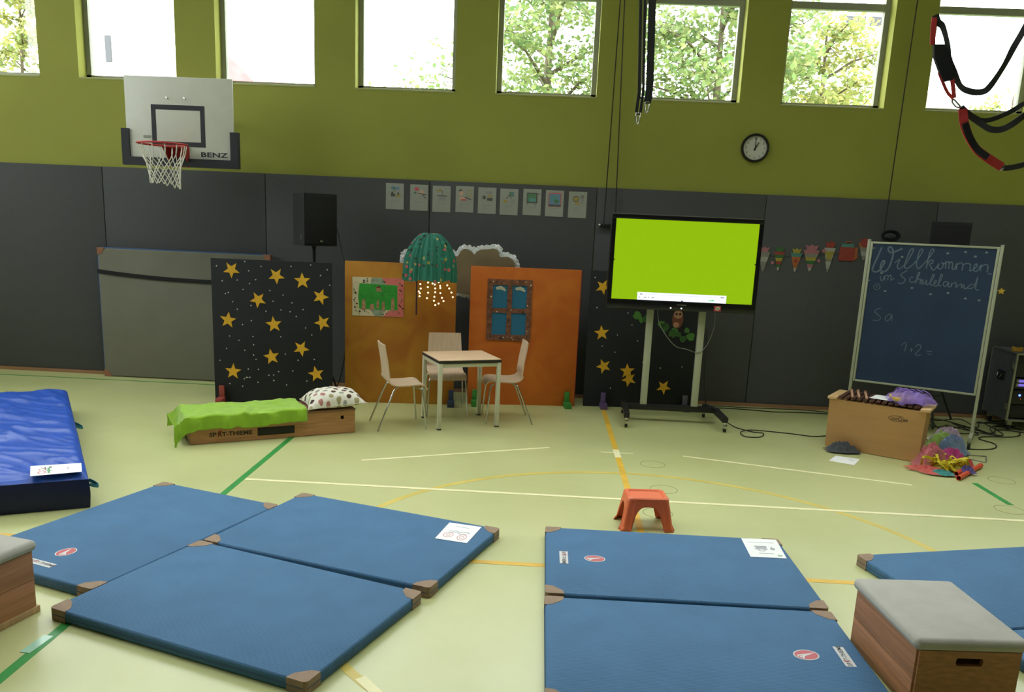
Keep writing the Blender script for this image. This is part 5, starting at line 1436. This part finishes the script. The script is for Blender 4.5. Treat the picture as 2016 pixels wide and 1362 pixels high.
# sound tubes and triangle
M_tube = mat('red_tube', rgb(214, 82, 48), 0.4)
def sound_tube(label, p0, p1, r=0.021):
    t = thing('sound_tube', label, 'sound tube', p0)
    v = Vector(p1) - Vector(p0); ax = v.normalized(); a = ax.orthogonal().normalized(); b = ax.cross(a)
    n = 20; vs = []
    for q, rr_ in ((0, r), (1, r), (1, r * .9), (0, r * .9)):
        for k in range(n):
            tt = 2 * PI * k / n; vs.append(v * q + (a * math.cos(tt) + b * math.sin(tt)) * rr_)
    fs = [(i * n + k, i * n + (k + 1) % n, ((i + 1) % 4) * n + (k + 1) % n, ((i + 1) % 4) * n + k) for i in range(4) for k in range(n)]
    MB().add(vs, fs).build('tube', M_tube, t, smooth=40)
    MB().cyl(v * 0.985, v * 1.004, r * 1.06, r * 1.06, n).build('end_cap', M_tube, t, smooth=40)
sound_tube('orange-red plastic tube lying in front, pointing away to the right', (3.625, 6.985, 0.0225), (4.04, 7.445, 0.0225))
sound_tube('shorter red plastic tube lying behind the long tube', (3.665, 7.115, 0.0225), (3.90, 7.375, 0.0225))
tg = thing('triangle_instrument', 'bent metal triangle lying right of the scarves', 'triangle', (4.16, 7.79, 0.006))
MB().tube([(-0.16, 0.10, 0), (0.13, 0.08, 0), (0.145, 0.075, 0), (0.03, -0.15, 0), (0.02, -0.16, 0), (-0.09, -0.05, 0)], 0.005, 8).build('rod', M_steel, tg, smooth=40)

# ================================================================== loudspeakers on stands
def speaker_on_stand(lab_s, lab_t, x, y, rz, zb, w=0.38, d=0.34, h=0.55):
    st_ = thing('speaker_stand', lab_t, 'stand', (x, y, 0), rz + 0.5, 'speaker stands')
    MB().cyl((0, 0, 0.25), (0, 0, zb), 0.0175, 0.0175, 14).build('pole', M_black, st_, smooth=40)
    MB().cyl((0, 0, 0.62), (0, 0, 0.70), 0.028, 0.028, 14).build('collar', M_black, st_, smooth=40)
    for k in range(3):
        a = 2 * PI * k / 3 + 0.3
        MB().tube([(0.02 * math.cos(a), 0.02 * math.sin(a), 0.66), (0.42 * math.cos(a), 0.42 * math.sin(a), 0.015)], 0.012, 8).build('leg', M_black, st_, smooth=40)
        MB().tube([(0, 0, 0.28), (0.24 * math.cos(a), 0.24 * math.sin(a), 0.305)], 0.007, 6).build('brace', M_black, st_, smooth=40)
    t = thing('loudspeaker', lab_s, 'speaker', (x, y, zb), rz, 'black loudspeakers')
    # cabinet: trapezoid plan, wide front (local -y)
    pl_ = [(-w / 2, -d / 2), (w / 2, -d / 2), (w / 2 - .03, d / 2), (-w / 2 + .03, d / 2)]
    MB().prism(pl_, 0.002, h, flat).build('cabinet', mat('speaker_black', rgb(27, 28, 32), 0.7, bump=0.3, bscale=200), t)
    MB().box((0, -d / 2 - .006, h / 2), (w - .03, 0.014, h - .05), 0.005).build('grille', mat('speaker_grille', rgb(23, 23, 25), 0.85, bump=0.6, bscale=500), t, smooth=40)
    MB().box((0, -d / 2 - .014, h * .10), (0.03, 0.004, 0.014)).build('badge', M_steel, t)
    MB().box((-w / 2 + .012, -0.06, h * .16), (0.012, 0.03, 0.05), 0.003).build('socket', M_chrome, t)
    MB().cyl((0, 0, -0.03), (0, 0, 0.01), 0.024, 0.024, 14).build('pole_mount', M_black, t, smooth=40)
    return t
speaker_on_stand('black loudspeaker on a stand above the star board', 'black tripod speaker stand hidden behind the star board', -2.525, 9.17, math.radians(41), 1.655)
speaker_on_stand('black loudspeaker in shadow behind the chalkboard', 'tripod stand with thin legs visible under the chalkboard', 4.33, 9.32, math.radians(-25), 1.645)
cbl = thing('speaker_cable', 'black cable hanging from the loudspeaker down behind the ochre board', 'cable', (-2.27, 9.2, 0))
MB().tube(smooth_path([(-0.04, 0.05, 1.90), (0.0, 0.02, 1.80), (0.05, -0.02, 1.60), (0.10, -0.05, 1.40), (0.12, -0.05, 0.8), (0.05, 0, 0.3), (-0.05, 0.05, 0.012)]), 0.006, 6).build('wire', M_black, cbl, smooth=60)

# ================================================================== flight case with sound gear
fc = thing('flight_case', 'grey flight case with glowing blue displays at the right edge', 'flight case', (5.115, 9.08, 0), math.radians(-3))
M_case = mat('grey_case', rgb(86, 88, 96), 0.55, var=0.08, vscale=6, bump=0.1, bscale=120)
FW, FD, FZ0, FZ1 = 0.60, 0.56, 0.115, 0.855
cs_ = MB()
cs_.span((0, 0, FZ0), (0.02, FD, FZ1)); cs_.span((FW - .02, 0, FZ0), (FW, FD, FZ1)); cs_.span((0.02, 0, FZ0), (FW - .02, FD, FZ0 + .02)); cs_.span((0.02, 0, FZ1 - .02), (FW - .02, FD, FZ1)); cs_.span((0.02, FD - .02, FZ0 + .02), (FW - .02, FD, FZ1 - .02))
cs_.build('case_shell', M_case, fc)
for a_, b_ in (((-.008, -.008, FZ0), (.014, .014, FZ1)), ((FW - .008, -.008, FZ0), (FW + .008, .014, FZ1)), ((-.008, FD - .01, FZ0), (.012, FD + .008, FZ1)),
               ((.014, -.008, FZ1 - .014), (FW - .008, .012, FZ1 + .006)), ((.014, -.008, FZ0 - .006), (FW - .008, .012, FZ0 + .014)), ((-.008, .014, FZ1 - .012), (.012, FD - .01, FZ1 + .006))):
    MB().span(a_, b_, 0.002).build('aluminium_edge', M_steel, fc, smooth=40)
hd = MB(); hd.box((-0.006, 0.26, 0.58), (0.014, 0.15, 0.10), 0.004)
hd_o = hd.build('recessed_handle', M_black, fc, smooth=40)
MB().tube([(-0.02, 0.21, 0.60), (-0.03, 0.23, 0.56), (-0.03, 0.29, 0.56), (-0.02, 0.31, 0.60)], 0.007, 8).build('grip', M_chrome, hd_o, smooth=40)
for z in (0.72, 0.27): MB().box((-0.008, 0.04, z), (0.014, 0.055, 0.07), 0.004).build('butterfly_latch', M_steel, fc, smooth=40)
def gear(z0, z1, m, nm): return MB().span((0.03, 0.012, z0), (FW - .03, 0.20, z1), 0.003).build(nm, m, fc, smooth=40)
M_gear = mat('gear_black', rgb(28, 28, 30), 0.4)
gear(0.60, 0.83, M_gear, 'rack_unit'); g1 = gear(0.47, 0.585, M_gear, 'receiver_unit'); g2 = gear(0.30, 0.455, M_gear, 'player_unit'); gear(0.15, 0.29, M_gear, 'amplifier_unit')
M_lcd = mat('violet_display', rgb(40, 30, 90), 0.3, emit=(0.22, 0.16, 0.75, 1), estr=0.9 * KE)
for z in (0.556, 0.512):
    MB().span((0.045, 0.006, z - .016), (0.065, 0.013, z + .016)).build('receiver_edge', M_steel, g1)
    MB().span((0.07, 0.008, z - .014), (0.17, 0.013, z + .014)).build('display', M_lcd, g1)
    MB().span((0.20, 0.008, z - .014), (0.30, 0.013, z + .014)).build('display', M_lcd, g1)
MB().ball((0.10, 0.008, 0.40), 0.012, 10, 6).build('blue_light', mat('blue_led', rgb(60, 80, 250), 0.3, emit=(0.10, 0.20, 1.0, 1), estr=4.0 * KE), g2, smooth=60)
MB().ball((0.115, 0.008, 0.36), 0.003, 8, 6).build('red_light', mat('red_led', rgb(250, 60, 50), 0.3, emit=(1.0, 0.1, 0.05, 1), estr=2.0 * KE), g2)
for x in (0.06, FW - .06):
    for y in (0.06, FD - .06):
        fk = MB().box((x, y, 0.085), (0.05, 0.05, 0.05), 0.004).build('caster_fork', M_steel, fc, smooth=40)
        MB().cyl((x - .014, y, 0.036), (x + .014, y, 0.036), 0.035, 0.035, 16).build('caster_wheel', M_rubber, fk, smooth=40)
yt = thing('tape_roll', 'yellow and black item lying on the flight case', 'tape roll', (5.20, 9.25, FZ1 + .006))
MB().lathe([(0.028, 0.0), (0.055, 0.0), (0.055, 0.042), (0.028, 0.042), (0.028, 0.0)], 24).build('roll', mat('yellow_tape', rgb(190, 146, 50), 0.5), yt, smooth=40)
MB().lathe([(0.026, -0.0), (0.0285, 0.0), (0.0285, 0.044), (0.026, 0.044), (0.026, 0.0)], 24).build('core', M_black, yt, smooth=40)

# ================================================================== cables on the floor
def cable(label, pts, r=0.0055, z=None):
    t = thing('cable', label, 'cable', (pts[0][0], pts[0][1], 0), 0.0, 'black cables on the floor')
    o = Vector((pts[0][0], pts[0][1], 0))
    P = [Vector((p_[0], p_[1], p_[2] if len(p_) > 2 else r + 0.001)) - o for p_ in pts]
    q = smooth_path(P, 6)
    for v in q: v.z = max(v.z, r + 0.0005)
    MB().tube(q, r, 6).build('wire', M_black, t, smooth=60)
cable('black cable looping on the floor between the screen stand and the xylophone', [(1.93, 8.75, .15), (1.98, 8.70, .05), (2.082, 8.537), (2.205, 8.387), (2.308, 8.345), (2.24, 8.18), (2.09, 8.16), (2.07, 8.30, .016), (2.188, 8.41, .018), (2.375, 8.445), (2.618, 8.389), (2.804, 8.323), (3.0, 8.40)])
cable('black cable running along the wall right of the screen, upper one', [(1.85, 9.1, .15), (1.95, 9.5, .03), (2.15, 9.62), (2.40, 9.60), (2.76, 9.62), (3.12, 9.63), (3.6, 9.5), (4.2, 9.3)])
cable('black cable running along the wall right of the screen, lower one', [(1.85, 9.0, .12), (2.0, 9.45), (2.314, 9.50), (2.706, 9.44), (3.063, 9.48), (3.5, 9.45), (4.1, 9.1)])
rr = random.Random(5)
for k in range(5):
    pts = [(4.05 + rr.uniform(-.1, .1), 8.9 + rr.uniform(-.15, .3))]
    for j in range(7): pts.append((4.25 + j * .13 + rr.uniform(-.13, .13), 8.95 + rr.uniform(-.28, .42)))
    pts.append((5.3, 9.0 + .1 * k))
    cable('black cable in the tangle behind the chalkboard', [(a, b, 0.008 + .011 * k) for a, b in pts])
cable('black cable curving past the right chalkboard wheel', [(3.98, 8.45), (4.12, 8.2), (4.33, 8.12), (4.55, 8.2), (4.66, 8.4), (4.60, 8.6), (4.75, 8.72), (5.0, 8.75), (5.15, 8.85), (5.24, 9.0)])

# ================================================================== basketball board
bk = thing('basketball_hoop', 'white basketball board with black corner pads and red hoop', 'basketball hoop', (-3.865, 9.0, 0))
BX0, BX1, BZ0, BZ1 = -0.592, 0.546, 2.428, 3.312
M_bb = mat('backboard_white', rgb(206, 206, 196), 0.45, var=0.03)
MB().span((BX0, 0, BZ0), (BX1, 0.03, BZ1), 0.004).build('backboard', M_bb, bk, smooth=40)
ln = MB()
lx0, lx1, lz0, lz1, lw = -0.318, 0.248, 2.622, 3.035, 0.048
M_bbl = mat('board_line', rgb(40, 42, 50), 0.6)
f0 = lambda u, v, w: (u, w, v)
ln.prism(rect(lx0, lz1 - lw, lx1, lz1), -0.002, 0.001, f0).prism(rect(lx0, lz0, lx1, lz0 + lw), -0.002, 0.001, f0).prism(rect(lx0, lz0 + lw, lx0 + lw, lz1 - lw), -0.002, 0.001, f0).prism(rect(lx1 - lw, lz0 + lw, lx1, lz1 - lw), -0.002, 0.001, f0)
ln.build('target_square', M_bbl, bk)
pd = MB()
pd.prism([(BX0 - .048, 2.418), (BX1 + .05, 2.418), (BX1 + .05, 2.785), (BX1 - .03, 2.785), (BX1 - .03, 2.502), (BX0 + .035, 2.502), (BX0 + .035, 2.785), (BX0 - .048, 2.785)], -0.022, 0.05, f0)
pd.build('edge_pad', mat('board_pad', rgb(34, 36, 44), 0.6), bk, label='black foam edge pad')
MB().text('BENZ', 0.066, lambda u, v: (0.335 + u * 1.75, -0.0015, 2.548 + v), bold=0.0018).build('lettering', M_bbl, bk)
for x in (-0.145, 0.04): MB().tube([(x, 0, 3.11), (x, -0.02, 3.11), (x + .015, -0.024, 3.10), (x + .02, -0.012, 3.09)], 0.006, 8).build('hook', M_chrome, bk, smooth=40)
MB().box((-0.37, -0.003, 2.712), (0.08, 0.004, 0.022)).build('nameplate', M_steel, bk)
M_rim = mat('red_rim', rgb(186, 44, 48), 0.4)
RC = (-0.035, -0.40, 2.612); RR = 0.235
MB().tube([(RC[0] + RR * math.cos(2 * PI * k / 40), RC[1] + RR * math.sin(2 * PI * k / 40), RC[2]) for k in range(40)], 0.010, 8, closed=True).build('rim', M_rim, bk, smooth=60)
br = MB()
br.span((RC[0] - .10, -0.19, RC[2] - .012), (RC[0] + .10, -0.004, RC[2] + .004), 0.003); br.span((RC[0] - .11, -0.014, RC[2] - .20), (RC[0] + .11, -0.002, RC[2] + .01), 0.003)
for s in (-1, 1):
    br.prism([(0, 0), (-0.20, 0), (0, -0.16)], s * .095 - .004, s * .095 + .004, lambda u, v, w: (RC[0] + w, -0.004 + u, RC[2] - 0.004 + v))
    br.tube([(RC[0] + s * .10, -0.19, RC[2] - .004), (RC[0] + s * .17, RC[1] + .165, RC[2] - .004)], 0.008, 8)
br.build('rim_bracket', mat('red_bracket', rgb(170, 48, 48), 0.45), bk, smooth=40)
nt_ = MB(); NN = 12; rows = [(0.233, 0.0), (0.205, -0.10), (0.165, -0.19), (0.152, -0.255), (0.145, -0.32), (0.142, -0.385)]
def npt(row, k, ph):
    r_, z = rows[row]; a = 2 * PI * (k + 0.5 * ph) / NN
    return (RC[0] + r_ * math.cos(a) + 0.018 * -z / .385, RC[1] + r_ * math.sin(a), RC[2] + z - 0.05 * max(0, math.cos(a)) * (-z / .385) ** 2)
for k in range(NN):
    for dirn in (1, -1):
        pts = []; kk = float(k)
        for row in range(len(rows)):
            if row < 2: pts.append(npt(row, kk, 0))
            else: kk += 0.5 * dirn; pts.append(npt(row, kk, 0))
        nt_.tube(smooth_path(pts, 3), 0.0048, 5)
nt_.build('net', mat('white_cord', rgb(226, 222, 210), 0.8), bk, smooth=60)
arm = MB()
for x in (-0.2, 0.12):
    arm.span((x - .025, 0.03, 2.95), (x + .025, YW - 9.0, 3.0)); arm.span((x - .025, 0.03, 2.62), (x + .025, YW - 9.0, 2.67))
arm.build('wall_bracket', M_steel, bk)

# ================================================================== wall clock
ckc = thing('wall_clock', 'round white wall clock with black rim showing one o clock', 'clock', (2.260, YW, 2.914))
fw_ = lambda p_: (p_[0], -p_[2], p_[1])
MB().lathe([(0.002, 0.008), (0.128, 0.008), (0.13, 0.02), (0.134, 0.034), (0.148, 0.034), (0.154, 0.02), (0.154, 0.0)], 48, fn=fw_).build('rim', mat('clock_rim', rgb(28, 26, 24), 0.4), ckc, smooth=40)
MB().lathe([(0.002, 0.012), (0.127, 0.012)], 48, fn=fw_).build('dial', mat('clock_dial', rgb(206, 206, 196), 0.5), ckc)
nm = MB()
for hnum in range(1, 13):
    a = PI / 2 - hnum * PI / 6
    nm.text(str(hnum), 0.032, lambda u, v: (0.102 * math.cos(a) + u, -0.0135, 0.102 * math.sin(a) + v))
nm.build('numerals', M_print_dark, ckc)
def hand(a, l, w, y):
    c_, s_ = math.cos(a), math.sin(a)
    return MB().prism([(-.03, -w), (l, -w * .6), (l, w * .6), (-.03, w)], y - .001, y + .001, lambda u, v, q: (u * c_ - v * s_, q, u * s_ + v * c_))
hand(PI / 2, 0.108, 0.005, -0.016).build('minute_hand', M_black, ckc)
hand(PI / 2 - PI / 6, 0.07, 0.006, -0.019).build('hour_hand', M_black, ckc)

# ================================================================== nine picture cards on the wall pads
CM = [mat('card_' + n_, c_, 0.8) for n_, c_ in (('ink', rgb(86, 84, 84)), ('red', rgb(196, 92, 92)), ('green', rgb(90, 130, 96)), ('blue', rgb(110, 140, 170)), ('ochre', rgb(170, 150, 84)), ('skin', rgb(206, 172, 150)), ('grey', rgb(150, 150, 150)), ('teal', rgb(96, 150, 150)))]
def card(k, x, z, label, draw):
    t = thing('picture_card', label, 'picture card', (x, YP, z), math.radians(random.Random(k).uniform(-1, 1)) * 0, 'picture cards in a row on the wall')
    W_, H_ = 0.205, 0.288
    f_ = lambda u, v, w: (u * W_, w, (v - 1) * H_)
    MB().prism(rect(0, 0, 1, 1), -0.004, -0.0008, f_).build('laminated_sheet', mat('laminated_card', rgb(160, 162, 155), 0.35, var=0.06, vscale=9), t)
    mb = MB()
    for i, (mi, poly) in enumerate(draw): mb.use(mi).prism(poly, -0.0048 - 0.0003 * i, -0.004, f_)
    mb.use(6).prism(rect(.25, .30, .75, .325), -0.0055, -0.004, f_)
    mb.build('printed_picture', CM, t, kind='stuff')
E_ = lambda cx, cy, rx, ry: ellipse(cx, cy, rx, ry, 14)
draws = [
 ('picture card with two small plants and pots, leftmost in the row', [(3, E_(.4, .82, .12, .07)), (3, rect(.52, .76, .74, .86)), (2, E_(.45, .80, .06, .05)), (0, rect(.48, .68, .52, .75)), (0, rect(.28, .5, .52, .60)), (4, rect(.56, .49, .82, .58)), (0, E_(.36, .63, .06, .05)), (0, E_(.68, .61, .05, .05))]),
 ('picture card with a red flower and folded paper', [(1, E_(.36, .83, .12, .07)), (2, E_(.28, .68, .08, .04)), (5, [(.45, .68), (.66, .84), (.85, .64)]), (0, stroke([(.42, .67), (.88, .63)], .03)), (0, stroke([(.7, .62), (.88, .47)], .03))]),
 ('picture card with a grey cooking pot and ladle', [(6, rect(.33, .44, .72, .62)), (0, stroke([(.25, .62), (.8, .62)], .03)), (0, stroke([(.52, .63), (.55, .8), (.45, .84), (.22, .82)], .03)), (4, rect(.24, .78, .48, .84))]),
 ('picture card with a person and a round hand mirror', [(0, E_(.26, .82, .1, .05)), (5, E_(.3, .72, .12, .1)), (5, rect(.2, .48, .55, .58)), (4, ringpoly(.75, .74, .12, .12, .035)), (0, stroke([(.5, .58), (.85, .5)], .04)), (1, rect(.3, .45, .6, .5))]),
 ('picture card with a basket and dark bag, fifth in the row', [(6, E_(.6, .8, .2, .06)), (0, rect(.25, .55, .42, .68)), (0, rect(.5, .5, .8, .6)), (6, rect(.5, .6, .8, .66)), (4, E_(.65, .68, .12, .05))]),
 ('picture card with a slide and small toys, sixth in the row', [(2, rect(.5, .72, .76, .88)), (0, stroke([(.35, .62), (.5, .76), (.62, .64)], .04)), (4, E_(.3, .52, .12, .06)), (6, E_(.72, .52, .08, .05)), (3, rect(.6, .78, .75, .86))]),
 ('picture card with a dark green television or chalkboard', [(0, rect(.2, .46, .78, .86)), (2, rect(.24, .5, .72, .82)), (7, rect(.34, .52, .7, .66)), (0, stroke([(.25, .44), (.22, .38)], .03)), (0, stroke([(.65, .44), (.68, .38)], .03)), (0, stroke([(.7, .84), (.95, .8)], .02))]),
 ('picture card with a red-framed blue picture', [(1, rect(.16, .38, .86, .90)), (3, rect(.2, .44, .82, .86)), (7, E_(.45, .7, .2, .1)), (2, E_(.6, .58, .14, .08)), (0, rect(.18, .39, .84, .46))]),
 ('picture card with a yellow bowl and a drinking glass, rightmost in the row', [(4, E_(.4, .72, .18, .11)), (0, ringpoly(.4, .72, .17, .1, .03)), (6, rect(.66, .56, .82, .84)), (4, E_(.5, .55, .14, .05)), (0, ringpoly(.74, .82, .1, .03, .02))]),
]
for k, x in enumerate((-1.843, -1.566, -1.310, -1.046, -0.792, -0.543, -0.282, -0.028, 0.232)):
    card(k, x, 2.372 - 0.004 * (k % 3), *draws[k])

# ================================================================== paper school cones strung on the wall
PC = [mat('cone_' + n_, tuple(q * .62 for q in c_[:3]) + (1,), 0.8, var=0.1, vscale=20) for n_, c_ in (('grey', rgb(160, 158, 146)), ('red', rgb(184, 78, 66)), ('green', rgb(70, 128, 76)), ('orange', rgb(206, 122, 66)), ('yellow', rgb(190, 176, 70)), ('pink', rgb(200, 130, 140)), ('white', rgb(196, 196, 186)), ('teal', rgb(96, 160, 150)))]
def cone(label, x, ztop, ztip, w, bands, top, extra=()):
    t = thing('paper_cone', label, 'paper cone', (x, YP, ztip), 0, 'paper school cones on a string')
    H_ = ztop - ztip; body = H_ * 0.78
    f_ = lambda u, v, q: (u, q, v)
    n = len(bands); mb = MB()
    for i, b in enumerate(bands):
        v0, v1 = body * i / n, body * (i + 1) / n
        w0, w1 = w * (0.10 + .90 * v0 / body) / 2, w * (0.10 + .90 * v1 / body) / 2
        mb.use(b).prism([(-w0, v0), (w0, v0), (w1, v1), (-w1, v1)], -0.010, -0.002, f_)
    mb.build('cone', PC, t)
    tp = MB()
    tp.use(0).prism([(-w * .28, body), (w * .28, body), (w * .42, H_ * .97), (w * .15, H_ * .93), (0, H_), (-w * .15, H_ * .93), (-w * .42, H_ * .97)], -0.009, -0.003, f_)
    tp.build('paper_crown', PC[top], t)
    for b, cx, cz, r_ in extra:
        MB().prism(E_(cx, cz, r_, r_), -0.013, -0.009, f_).build('decoration', PC[b], t)
cone('pale grey paper cone half hidden by the screen edge', 2.475, 1.855, 1.575, 0.13, [0, 0, 6, 0], 5, [(5, .10, .10, .018)])
cone('striped paper cone in red, yellow and green with green crown', 2.645, 1.862, 1.592, 0.12, [6, 2, 1, 4, 2, 1], 2)
cone('orange paper cone with teal band and pale green crown', 2.835, 1.853, 1.588, 0.125, [6, 3, 3, 3, 7], 4, [(1, 0, .12, .02)])
cone('pink and green paper cone, widest in the row', 3.0, 1.90, 1.60, 0.18, [6, 5, 2, 4, 0, 5], 5, [(5, .09, .12, .018)])
cone('white paper cone with yellow flower and red hair', 3.20, 1.945, 1.598, 0.125, [0, 6, 6, 0, 6, 4, 6], 1, [(4, 0, .17, .03), (5, -.065, .235, .022), (1, .02, .31, .032)])
cone('orange-red paper cone at the left post of the chalkboard', 3.585, 1.992, 1.75, 0.15, [0, 6, 0, 3], 1, [(1, 0, .19, .05)])
sb = thing('paper_satchel', 'red paper school satchel cut-out on the string', 'paper satchel', (3.407, YP, 1.735), 0, 'paper school cones on a string')
f_ = lambda u, v, q: (u, q, v)
MB().prism([(-.10, 0), (.07, 0), (.075, .15), (-.095, .15)], -0.012, -0.003, f_).build('bag', PC[1], sb)
MB().prism([(-.085, .15), (.06, .15), (.055, .19), (-.075, .19)], -0.010, -0.003, f_).build('flap', PC[7], sb)
MB().prism([(.072, .005), (.11, .03), (.10, .15), (.075, .15)], -0.009, -0.003, f_).build('side_pocket', PC[3], sb)
MB().prism(stroke([(-.04, .19), (-.03, .21), (.02, .21), (.03, .19)], .012), -0.010, -0.003, f_).build('handle', PC[3], sb)
gs = thing('garland_string', 'thin string holding the row of paper cones', 'string', (2.4, YP - .004, 1.76), 0)
MB().tube(smooth_path([(0, 0, 0.0), (0.3, 0, -0.01), (0.6, 0, 0.02), (0.8, 0, 0.03), (1.0, 0, 0.06), (1.22, 0, 0.10)]), 0.0022, 5).build('cord', mat('dark_string', rgb(60, 80, 70), 0.8), gs)

# ================================================================== cords and straps hanging from the ceiling
def hang(label, pts, r, m, name='ceiling_rope', cat='rope'):
    t = thing(name, label, cat, pts[-1])
    o = Vector(pts[-1])
    MB().tube([Vector(p_) - o for p_ in pts], r, 6).build('cord', m, t, smooth=60)
    return t
M_cord = mat('dark_cord', rgb(40, 40, 34), 0.8)
t = hang('left one of two thin dark cords between the fifth and sixth windows', [(0.665, 9.66, ZC), (0.662, 9.66, 4.35), (0.642, 9.67, 2.1), (0.64, 9.68, 2.02)], 0.006, M_cord)
MB().box((0.03, -0.005, -0.02), (0.14, 0.03, 0.05), 0.006).build('cleat', M_black, t, smooth=40)
MB().ball((-0.045, -0.02, -0.01), 0.018, 10, 8).build('metal_tip', M_chrome, t, smooth=60)
hang('right one of two thin dark cords between the fifth and sixth windows', [(0.705, 9.66, ZC), (0.708, 9.66, 4.35), (0.767, 9.68, 2.1), (0.78, 9.69, 1.95)], 0.006, M_cord)
t = hang('tall thin dark cord running down the wall right of the clock', [(3.78, 9.66, ZC), (3.778, 9.66, 4.45), (3.762, 9.67, 2.1), (3.77, 9.68, 2.04)], 0.006, M_cord)
ml = MB()
for k in range(4):
    ml.tube([(0.06 + (0.075 + .008 * k) * math.cos(2 * PI * q / 20), -0.015 - .009 * k, -0.01 + (0.038 + .006 * k) * math.sin(2 * PI * q / 20)) for q in range(20)], 0.009, 6, closed=True)
ml.build('coiled_end', M_black, t, smooth=60)
def strap_hang(label, pts, w, y, tip):
    t = thing('hanging_strap', label, 'strap', (*tip[:2], tip[2]))
    o = Vector(tip)
    mb = MB()
    for dx, ww in pts[1]:
        mb.strap([Vector((p_[0] + dx, y, p_[1])) - o for p_ in pts[0]], ww, 0.006, (1, 0.2, 0))
    mb.build('webbing', mat('black_webbing', rgb(34, 36, 36), 0.85, bump=0.2, bscale=200), t)
    tr_ = [(-.012, 0, 0.0), (.012, 0, 0.0), (.014, 0, -.045), (.0, 0, -.062), (-.014, 0, -.045)]
    MB().tube(tr_, 0.005, 8, closed=True).build('carabiner', M_chrome, t, smooth=60)
    MB().box((0, 0, 0.004), (0.03, 0.014, 0.02), 0.004).build('buckle', M_chrome, t, smooth=40)
yS = 6.0
strap_hang('black webbing strap with carabiner, left of the hanging pair', ([(0.515, ZC), (0.56, 3.46), (0.592, 2.89), (0.583, 2.755)], [(-.014, .02), (.014, .018)]), 0.05, yS, (0.582, yS, 2.74))
strap_hang('wide black webbing strap with carabiner, right of the hanging pair', ([(0.57, ZC), (0.622, 3.464), (0.646, 2.95), (0.645, 2.86), (0.638, 2.82)], [(0, .050)]), 0.05, yS, (0.638, yS, 2.815))

sl = thing('suspension_sling', 'black and red exercise sling hanging at the upper right', 'sling', (2.3, 5.0, 2.4))
so = Vector((2.3, 5.0, 2.4))
M_web = mat('grey_black_webbing', rgb(44, 44, 50), 0.7, bump=0.2, bscale=200); M_redweb = mat('red_webbing', rgb(206, 60, 66), 0.65)
def spath(L, sub=5, dy=0.0, wob=0.0): return [Vector((p_.x, p_.y + dy + wob * math.sin(i * .7), p_.z)) - so for i, p_ in enumerate(smooth_path(L, sub))]
def sside(t_): return (0.5 + .4 * math.sin(t_ * 5), 0.7, 0.6 + .3 * math.cos(t_ * 4))
MB().strap(spath(SL_main + [[2.9, 5.0, 4.2], [3.3, 5.0, ZC]]), 0.034, 0.004, ('flat', .45)).build('long_strap', M_web, sl, smooth=40)
MB().strap(spath(SL_red1), 0.028, 0.004, ('flat', .1)).build('red_loop', M_redweb, sl, smooth=40)
po = [(p_[0], p_[2]) for p_ in SL_pouch]
MB().prism(po, -0.022, 0.0, lambda u, v, w: (u - so.x, w, v - so.z)).build('foot_cradle', M_black_rough, sl, label='black padded cradle')
MB().strap(spath(SL_s1, 5, -.01), 0.016, 0.004, ('flat', .1)).build('cradle_strap', M_redweb, sl, smooth=40)
MB().strap(spath(SL_s2, 5, -.02), 0.022, 0.004, ('flat', .1)).build('cradle_strap', M_redweb, sl, smooth=40)
MB().tube(spath([SL_car[0], [2.235, 5.0, 2.755], [2.268, 5.0, 2.725], SL_car[2], [2.245, 5.0, 2.722], [2.222, 5.0, 2.745]], 3), 0.005, 8, closed=True).build('carabiner', M_chrome, sl, smooth=60)
MB().strap(spath(SL_b1 + [[3.0, 5.0, 3.6], [3.4, 5.0, ZC]]), 0.034, 0.004, ('flat', .45)).build('long_strap', M_web, sl, smooth=40)
MB().strap(spath(SL_b2 + [[2.95, 5.0, 3.6], [3.35, 5.0, ZC]], 5, .02), 0.026, 0.004, ('flat', .45)).build('long_strap', M_web, sl, smooth=40)
MB().strap(spath(SL_cuff, 5, -.015), 0.046, 0.006, ('flat', .3)).build('red_cuff', M_redweb, sl, smooth=40)
MB().strap(spath(SL_cuff[1:5], 5, -.022), 0.034, 0.010, ('flat', .3)).build('cuff_pad', M_black_rough, sl, smooth=40)
MB().tube([(2.545 - so.x + .016 * math.cos(2 * PI * k / 16), 0.0, 2.409 - so.z + .016 * math.sin(2 * PI * k / 16)) for k in range(16)], 0.004, 8, closed=True).build('metal_ring', M_chrome, sl, smooth=60)
MB().strap(spath(SL_strap2 + [[3.1, 5.0, 3.6], [3.45, 5.0, ZC]]), 0.030, 0.005, ('flat', .2)).build('long_strap', M_web, sl, smooth=40)
MB().box((2.168 - so.x, -0.01, 2.97 - so.z), (0.03, 0.012, 0.012), 0.003).build('slider_buckle', M_chrome, sl, smooth=40)
